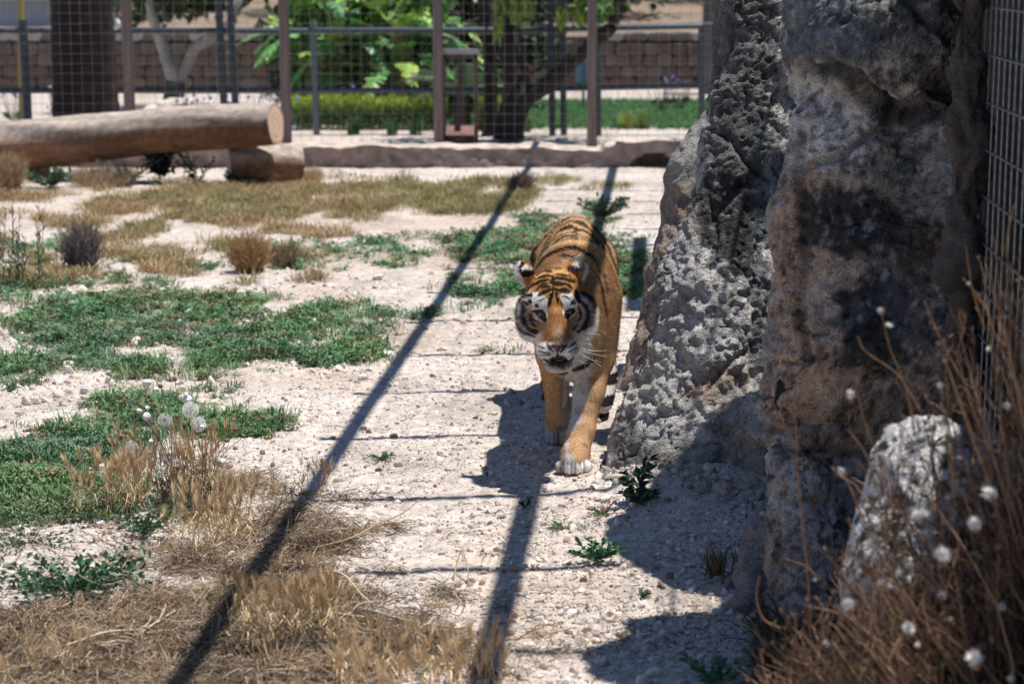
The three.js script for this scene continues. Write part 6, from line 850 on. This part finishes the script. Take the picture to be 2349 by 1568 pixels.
weed('weed', 'tiny green sprig on the lit ground near the lower shadow edge', 1470, 1366, 'weed', (b, l, r) => sprig(b, l, r, 4, .03, .03, .014, [.05, .10, .05]), 607);
weed('weed', 'small green blades at the bottom edge under the shade', 1640, 1572, 'weed', (b, l, r) => sprig(b, l, r, 8, .14, .05, .03, [.05, .18, .08]), 608);
weed('grass_tuft', 'dry brown tuft with a few green blades in the shade by the rock foot', 1640, 1330, 'dry grass', (b, l, r) => { for (let k = 0; k < 150; k++) { const an = r() * 6.28, s = .015 + .075 * r() * r(), h = .05 + .09 * r(); b.blade([V(s * .3 * Math.cos(an), 0, s * .3 * Math.sin(an)), V(s * Math.cos(an), h * .6, s * Math.sin(an)), V(s * 1.9 * Math.cos(an), h, s * 1.9 * Math.sin(an))], .0018, V(-Math.sin(an), 0, Math.cos(an)), jit([.16, .095, .05], r, .5), jit([.27, .17, .09], r, .5)); } for (let k = 0; k < 9; k++) { const x = (r() - .3) * .13; b.blade([V(x, 0, 0), V(x + .01, .08, 0), V(x + .015 * (r() - .3), .12 + .05 * r(), .01)], .004, V(1, 0, 0), [.05, .12, .04]); } }, 609);
weed('creeping_plant', 'leafy dark green creeping plant in the lower left corner area', 175, 1355, 'plant', (b, l, r) => { sprig(b, l, r, 64, .30, .07, .026, [.035, .115, .055]); for (let k = 0; k < 40; k++) leaf(l, V((r() - .5) * .5, .03 + .05 * r(), (r() - .5) * .4), V(r() - .5, .5, r() - .5).normalize(), .012, .045, jit([.05, .17, .05], r), r); }, 610);
weed('creeping_plant', 'thin trailing green stems with small leaves at the left edge', 60, 1245, 'plant', (b, l, r) => sprig(b, l, r, 26, .34, .05, .018, [.05, .12, .06]), 611);
weed('creeping_plant', 'green leafy stems growing through the dry grass below the seed heads', 330, 1225, 'plant', (b, l, r) => { sprig(b, l, r, 22, .20, .12, .028, [.05, .14, .065]); for (const [x, y, z] of [[-.16, .06, 0], [-.15, -.0, .1]]) l.tri(l.v(x, y + .02, z, [.6, .45, .02]), l.v(x + .02, y + .03, z, [.6, .45, .02]), l.v(x + .01, y + .045, z, [.6, .45, .02])); }, 612);
// loose long stalks that one can pick out
{
  const stalk = (label, s, pts, r0, r1, c, forks = []) => { const b = new Bag(), w = (L) => new THREE.CatmullRomCurve3(L.map(([u, v, h = .01]) => { const g = G(u, v + 0.0), k = Gs(u, v); const q = P(u, v, k); if (h > .012) { const q2 = P(u, v, k * (1 - h / CAM_H)); return q2; } q.y = hgt(q.x, q.z) + .006; return q; })).getPoints(L.length * 6); b.tube(w(pts), r0, r1, c, 6); for (const f of forks) b.tube(w(f), r0 * .6, r1 * .6, c, 5); meshThing(b.geo(), strawMat, 'dry_stalk', label, 'stalk'); };
  stalk('dry branched stalk arching over the gravel right of the straw, tip pointing up', 1, [[690, 1262, .01], [800, 1235, .04], [868, 1200, .06], [925, 1175, .08], [962, 1145, .12]], .0042, .0022, [.40, .28, .17], [[[770, 1245, .03], [735, 1215, .09]], [[868, 1200, .06], [905, 1205, .03]]]);
  stalk('bent dry stalk standing in an arch left of the middle shadow', 1, [[1040, 1330, .01], [1048, 1290, .05], [1058, 1262, .09], [1072, 1300, .05], [1074, 1342, .01]], .0032, .0022, [.42, .30, .18]);
  stalk('long straight straw lying at the bottom from the straw pile to the thick shadow', 1, [[560, 1468, .02], [760, 1472, .02], [960, 1480, .02], [1130, 1470, .02], [1230, 1458, .04], [1322, 1438, .07]], .0055, .0022, [.50, .36, .22], [[[1180, 1468, .03], [1235, 1440, .07], [1262, 1440, .05]], [[1260, 1455, .04], [1268, 1480, .01]]]);
  stalk('twisted pale stalk in the straw left of the thick shadow', 1, [[700, 1400, .02], [800, 1410, .04], [870, 1420, .02], [960, 1425, .02], [1040, 1440, .03], [1080, 1430, .02]], .0055, .003, [.58, .47, .35], [[[900, 1420, .02], [960, 1395, .05]]]);
  stalk('curved pale stalk rising from the golden grass clump', 1, [[730, 1310, .03], [790, 1320, .09], [830, 1365, .05], [860, 1390, .02]], .005, .0032, [.52, .43, .32]);
  stalk('thick grey stalk curling in the straw near the golden clump', 1, [[820, 1395, .02], [870, 1405, .04], [920, 1420, .03], [985, 1432, .02]], .007, .005, [.42, .38, .33]);
  stalk('long thin brown stem leaning across the dry plant at far left', 1, [[50, 1222, .2], [130, 1270, .14], [190, 1325, .08], [260, 1350, .02]], .0028, .0018, [.38, .26, .15]);
  stalk('leaning brown stem crossing the left post shadow', 1, [[505, 1320, .01], [570, 1250, .08], [640, 1160, .2], [702, 1085, .3]], .0038, .0014, [.30, .205, .12], [[[600, 1205, .15], [640, 1190, .15]], [[640, 1160, .2], [655, 1110, .26]]]);
  stalk('pale stick in the straw at the far left bottom', 1, [[150, 1480, .03], [240, 1450, .05], [330, 1440, .03], [400, 1400, .04]], .0045, .003, [.54, .43, .31]);
  stalk('dry twig rising over the foxtail grass left of the thick shadow', 1, [[560, 1180, .05], [575, 1120, .13], [590, 1090, .17], [598, 1040, .22]], .0022, .0012, [.36, .25, .15], [[[590, 1090, .17], [620, 1085, .17]]]);
}
// shrubs in the middle distance
function shrub(label, u, v, rad, h, n, A, B, seed, lean = 0) { return weed('dry_shrub', label, u, v, 'shrub', (b, l, r) => { for (let k = 0; k < n; k++) { const an = r() * 6.28, s = rad * Math.sqrt(r()), hh = h * (.25 + .8 * r()) * (1 - .3 * (s / rad) ** 2), e = V(Math.cos(an) * s + lean * hh, hh, Math.sin(an) * s), m = V(e.x * .45 + (r() - .5) * rad * .2, hh * .5, e.z * .45), c = jit(mix3(A, B, r()), r, .5); b.tube([V(e.x * .55, 0, e.z * .55), m.lerp(V(e.x * .8, hh * .5, e.z * .8), .5), e], .0030, .0010, c, 3); for (let q = 0; q < 4; q++) { const p = m.clone().lerp(e, r()), d = V(r() - .5, .2 + r() * .8, r() - .5).normalize(), c2 = jit(mix3(A, B, r()), r, .6); b.tube([p, p.clone().addScaledVector(d, .04 + .07 * r())], .0018, .0008, c2, 3); } } }, seed); }
shrub('round grey purple dry shrub at the left', 188, 622, .17, .37, 420, [.10, .085, .095], [.24, .20, .20], 701);
shrub('rust tan dry tuft left of the middle', 572, 625, .17, .30, 420, [.30, .17, .075], [.52, .34, .16], 702);
shrub('brown grey withered shrub right of the golden tuft', 655, 612, .15, .17, 200, [.16, .16, .09], [.34, .24, .14], 703);
shrub('small dark brown shrub on the second shadow line at the rear', 1188, 442, .15, .17, 260, [.13, .095, .08], [.25, .18, .14], 704, .4);
shrub('tan dry bush at the left edge below the log', 14, 440, .24, .42, 460, [.32, .21, .13], [.50, .36, .23], 705);
shrub('straw coloured tuft at the right end of the short log', 715, 418, .14, .14, 160, [.5, .35, .18], [.6, .45, .26], 706);
shrub('brown dry weeds in front of the log at left', 235, 425, .4, .2, 420, [.30, .20, .13], [.44, .31, .20], 707);
weed('leafy_weed', 'dark green leafy plant standing in front of the long log', 366, 418, 'plant', (b, l, r) => { sprig(b, l, r, 9, .09, .62, .12, [.014, .035, .026]); for (let k = 0; k < 130; k++) leaf(l, V((r() - .5) * .26, .1 + .5 * r(), (r() - .5) * .2), V(r() - .5, r() - .2, r() - .5).normalize(), .025, .1, jit([.016, .04, .03], r), r); }, 711);
weed('leafy_weed', 'thin branched weed right of the dark leafy plant under the log', 450, 420, 'plant', (b, l, r) => sprig(b, l, r, 13, .26, .36, .05, [.07, .11, .055]), 712);
weed('leafy_weed', 'low green weeds under the log at left', 110, 432, 'plant', (b, l, r) => sprig(b, l, r, 22, .25, .16, .06, [.05, .12, .055]), 713);
weed('leafy_weed', 'small bright green weed at the left end of the short log', 541, 424, 'plant', (b, l, r) => sprig(b, l, r, 12, .09, .12, .05, [.08, .22, .11]), 714);
weed('leafy_weed', 'green grey weeds between the two leafy plants before the log', 290, 425, 'plant', (b, l, r) => sprig(b, l, r, 22, .3, .24, .045, [.075, .10, .06]), 715);
weed('tall_weed', 'tall thin green stems rising at the far left', 40, 660, 'plant', (b, l, r) => { for (let k = 0; k < 26; k++) { const x = (r() - .5) * .42, h = .3 + .42 * r(), d = (r() - .5) * .15; b.tube([V(x, 0, (r() - .5) * .3), V(x + d * .5, h * .5, 0), V(x + d, h, 0)], .0032, .0015, jit([.09, .12, .06], r), 4); for (let q = 0; q < 9; q++) leaf(l, V(x + d * q / 9, h * q / 9, 0), V(r() - .5, .6, r() - .5).normalize(), .006, .07, jit([.06, .12, .05], r), r); } }, 716);
weed('tall_weed', 'grey green tall weeds behind the tiger at the edge of its grass patch', 1385, 502, 'plant', (b, l, r) => sprig(b, l, r, 26, .2, .17, .05, [.07, .12, .065]), 717);
// ------------------------------------------------------------------ dry bush at the lower right, nearest the viewer
{
  const r = rng(801), base = V(1.14, 0, -5.45), t = grp('dry_bush', 'large reddish brown dry bush with white fluffy heads in the lower right corner', 'bush', null, base), s = new Bag(), tw = new Bag(), lf = new Bag();
  const fluffG = (() => { const b = new Bag(), rr = rng(5); for (let i = 0; i < 230; i++) { const y = 1 - 2 * (i + .5) / 230, an = i * 2.39996, q = Math.sqrt(1 - y * y), d = V(Math.cos(an) * q, y, Math.sin(an) * q), side = V(.3, 1, .2).cross(d).normalize(); b.blade([d.clone().multiplyScalar(.05), d.clone().multiplyScalar(.55), d.clone().multiplyScalar(.62 + .62 * rr())], .05, side, [.62, .60, .58], [.84, .83, .82]); } const core = new THREE.IcosahedronGeometry(.50, 2), cp = core.attributes.position; for (let j = 0; j < cp.count; j += 3) { const q = [0, 1, 2].map((m) => b.v(cp.getX(j + m) * (1 + .2 * noise(cp.getX(j + m) * 5, cp.getY(j + m) * 5, 1)), cp.getY(j + m), cp.getZ(j + m), [.58, .56, .54])); b.tri(...q); } return b.geo(false); })();
  const fl = MV(.85, { side: THREE.DoubleSide }), calyx = M(.28, .15, .08, .9), bud = new THREE.SphereGeometry(1, 10, 8);
  const envelope = (u) => { const L = [[1700, 1500], [1800, 1440], [1900, 1330], [1960, 1210], [2010, 1080], [2060, 980], [2120, 850], [2180, 740], [2240, 650], [2300, 590], [2380, 560]]; for (let i = 0; i + 1 < L.length; i++) if (u <= L[i + 1][0]) return lerp(L[i][1], L[i + 1][1], (u - L[i][0]) / (L[i + 1][0] - L[i][0])); return 540; };
  const toLocal = (u, v, d) => P(u, v, d).sub(base);
  const stems = 760;
  for (let k = 0; k < stems; k++) {
    const u = 1720 + 720 * Math.pow(r(), .62), top = envelope(u), dense = r(), v = lerp(1640, top + 10, Math.pow(dense, 1.15)), d = 5.0 + 0.85 * r(), e = toLocal(u, v, d); if (e.y < .03) continue; if (u > 2060 && u < 2275 && v > 950 && v < 1300 && r() < .72) continue;
    const b0 = V(e.x * .75 + .22 + (r() - .5) * .3, 0, e.z * .8 + (r() - .5) * .25), mid = b0.clone().lerp(e, .5).add(V((r() - .5) * .16 + .05, .06 * r(), (r() - .5) * .12)), pts = new THREE.CatmullRomCurve3([b0, mid, e]).getPoints(7), c = jit(r() < .45 ? [.13, .068, .038] : r() < .66 ? [.34, .21, .125] : [.055, .038, .028], r, .5);
    s.tube(pts, .0030 + .0022 * r(), .0011, c, 5);
    for (let q = 0; q < 7; q++) { const i = 2 + Math.floor(r() * 6), p = pts[i], dd = V(r() - .5 - .15, .25 + .8 * r(), r() - .5).normalize(), L = .03 + .09 * r(), m = p.clone().addScaledVector(dd, L * .5).add(V((r() - .5) * .02, .01, 0)), en = p.clone().addScaledVector(dd, L); tw.tube([p, m, en], .0014, .0008, jit(c, r, .5), 4); if (r() < .6) for (let w = 0; w < 4; w++) leaf(tw, en, V(r() - .5, .4 + r(), r() - .5).normalize(), .0035, .013 + .012 * r(), jit([.20, .13, .085], r, .7), r); }
    if (r() < .55) for (let w = 0; w < 4; w++) leaf(lf, pts[1 + Math.floor(r() * 6)], V(r() - .5, r() - .3, r() - .5).normalize(), .006, .045 + .03 * r(), jit(r() < .25 ? [.09, .12, .045] : [.15, .08, .045], r, .5), r);
  }
  // stems that stand clear of the mass
  const clear = [[[2050, 1180], [2020, 1060], [1990, 990], [1968, 905, 4.9]], [[2100, 1000], [2075, 880], [2042, 800], [2022, 715, 4.8]], [[1985, 1200], [1955, 1130], [1932, 1082, 4.9]], [[2110, 940], [2060, 860], [1980, 800], [1968, 772, 4.9]], [[1860, 1440], [1850, 1290], [1832, 1120], [1824, 900], [1826, 870, 5.1]], [[1880, 1330], [1850, 1300], [1800, 1280, 5.2]], [[1790, 1440], [1752, 1420], [1735, 1370], [1742, 1320, 4.9]], [[2010, 1120], [1985, 1040], [1945, 985, 4.8]], [[1850, 1390], [1900, 1400], [1990, 1430, 4.8]], [[2260, 760], [2230, 660], [2215, 560, 5.0]], [[2300, 800], [2290, 640], [2280, 540, 5.1]], [[2330, 700], [2310, 560], [2326, 470, 5.2]], [[2200, 860], [2150, 760], [2120, 690, 5.0]]];
  for (const L of clear) { const d = L[L.length - 1][2] + .45, pts = L.map(([u, v]) => toLocal(u, v, d)); s.tube(new THREE.CatmullRomCurve3(pts).getPoints(12), .0031, .0018, jit([.20, .105, .05], r, .4), 6); }
  part(t, 'stems', s.geo(), MV(.8)); part(t, 'twigs', tw.geo(false), MV(.85, { side: THREE.DoubleSide }), 'stuff'); part(t, 'leaves', lf.geo(false), leafMat());
  const heads = [[1952, 905, 19, 4.9], [2020, 712, 13, 4.8], [1930, 1080, 17, 4.9], [2040, 745, 9, 4.8], [2046, 990, 26, 4.5], [2236, 1200, 24, 4.5], [2110, 1180, 24, 4.6], [2235, 1508, 31, 4.3], [2085, 1440, 19, 4.6], [2160, 1366, 18, 4.7], [2062, 1314, 14, 4.7], [1870, 1330, 7, 5.0], [1945, 1385, 26, 4.5], [2163, 1272, 30, 4.5], [2070, 1080, 9, 4.7], [2222, 650, 7, 4.9], [2158, 885, 13, 4.8], [1895, 1475, 13, 4.8], [2105, 1478, 11, 4.5], [2300, 1390, 14, 4.6], [2270, 1130, 24, 4.6], [2200, 1050, 10, 4.8], [2320, 1555, 15, 4.4], [1990, 1160, 9, 4.9], [2130, 1062, 10, 4.7], [2020, 1335, 12, 4.7], [2180, 1420, 9, 4.6], [1990, 1270, 9, 4.8], [1972, 1310, 11, 4.7], [2310, 930, 12, 4.8], [2270, 800, 10, 4.9]];
  heads.forEach(([u, v, q, d0]) => { const d = d0 + .45; const p = toLocal(u, v, d), R = q * .84 * d / F, m = part(t, 'seed_head', fluffG, fl); m.position.copy(p); m.scale.set(R * (.75 + .45 * r()), R * (.6 + .4 * r()), R * (.8 + .4 * r())); m.rotation.set(r() * 3, r() * 6, r() * 3); const cx = part(t, 'calyx', bud, calyx); cx.position.copy(p).add(V(R * .3, -R * .75, 0)); cx.scale.set(R * .35, R * .45, R * .35); });
  // ground litter under the bush
  scatter('bush_litter', 'brown crumbs and twigs under the dry bush', [261, 262].map((q) => tuftGeo(q, 26, .05, .08, .002, 2)), MV(.9, { side: THREE.DoubleSide }), 3200, (rr) => { const p = V(.45 + 1.2 * rr(), 0, -4.7 - 2.1 * rr()); if (p.x < .66 + (-p.z - 5) * .14) return null; return [p.x, p.z, .6 + .9 * rr(), .8]; }, (x, z, rr) => { const k = .5 + .8 * rr(); return [.14 * k, .09 * k, .055 * k]; }, 406);
}
scene.traverse((o) => { if (o.isMesh) { o.castShadow = true; o.receiveShadow = true; } });
renderer.render(scene, camera);
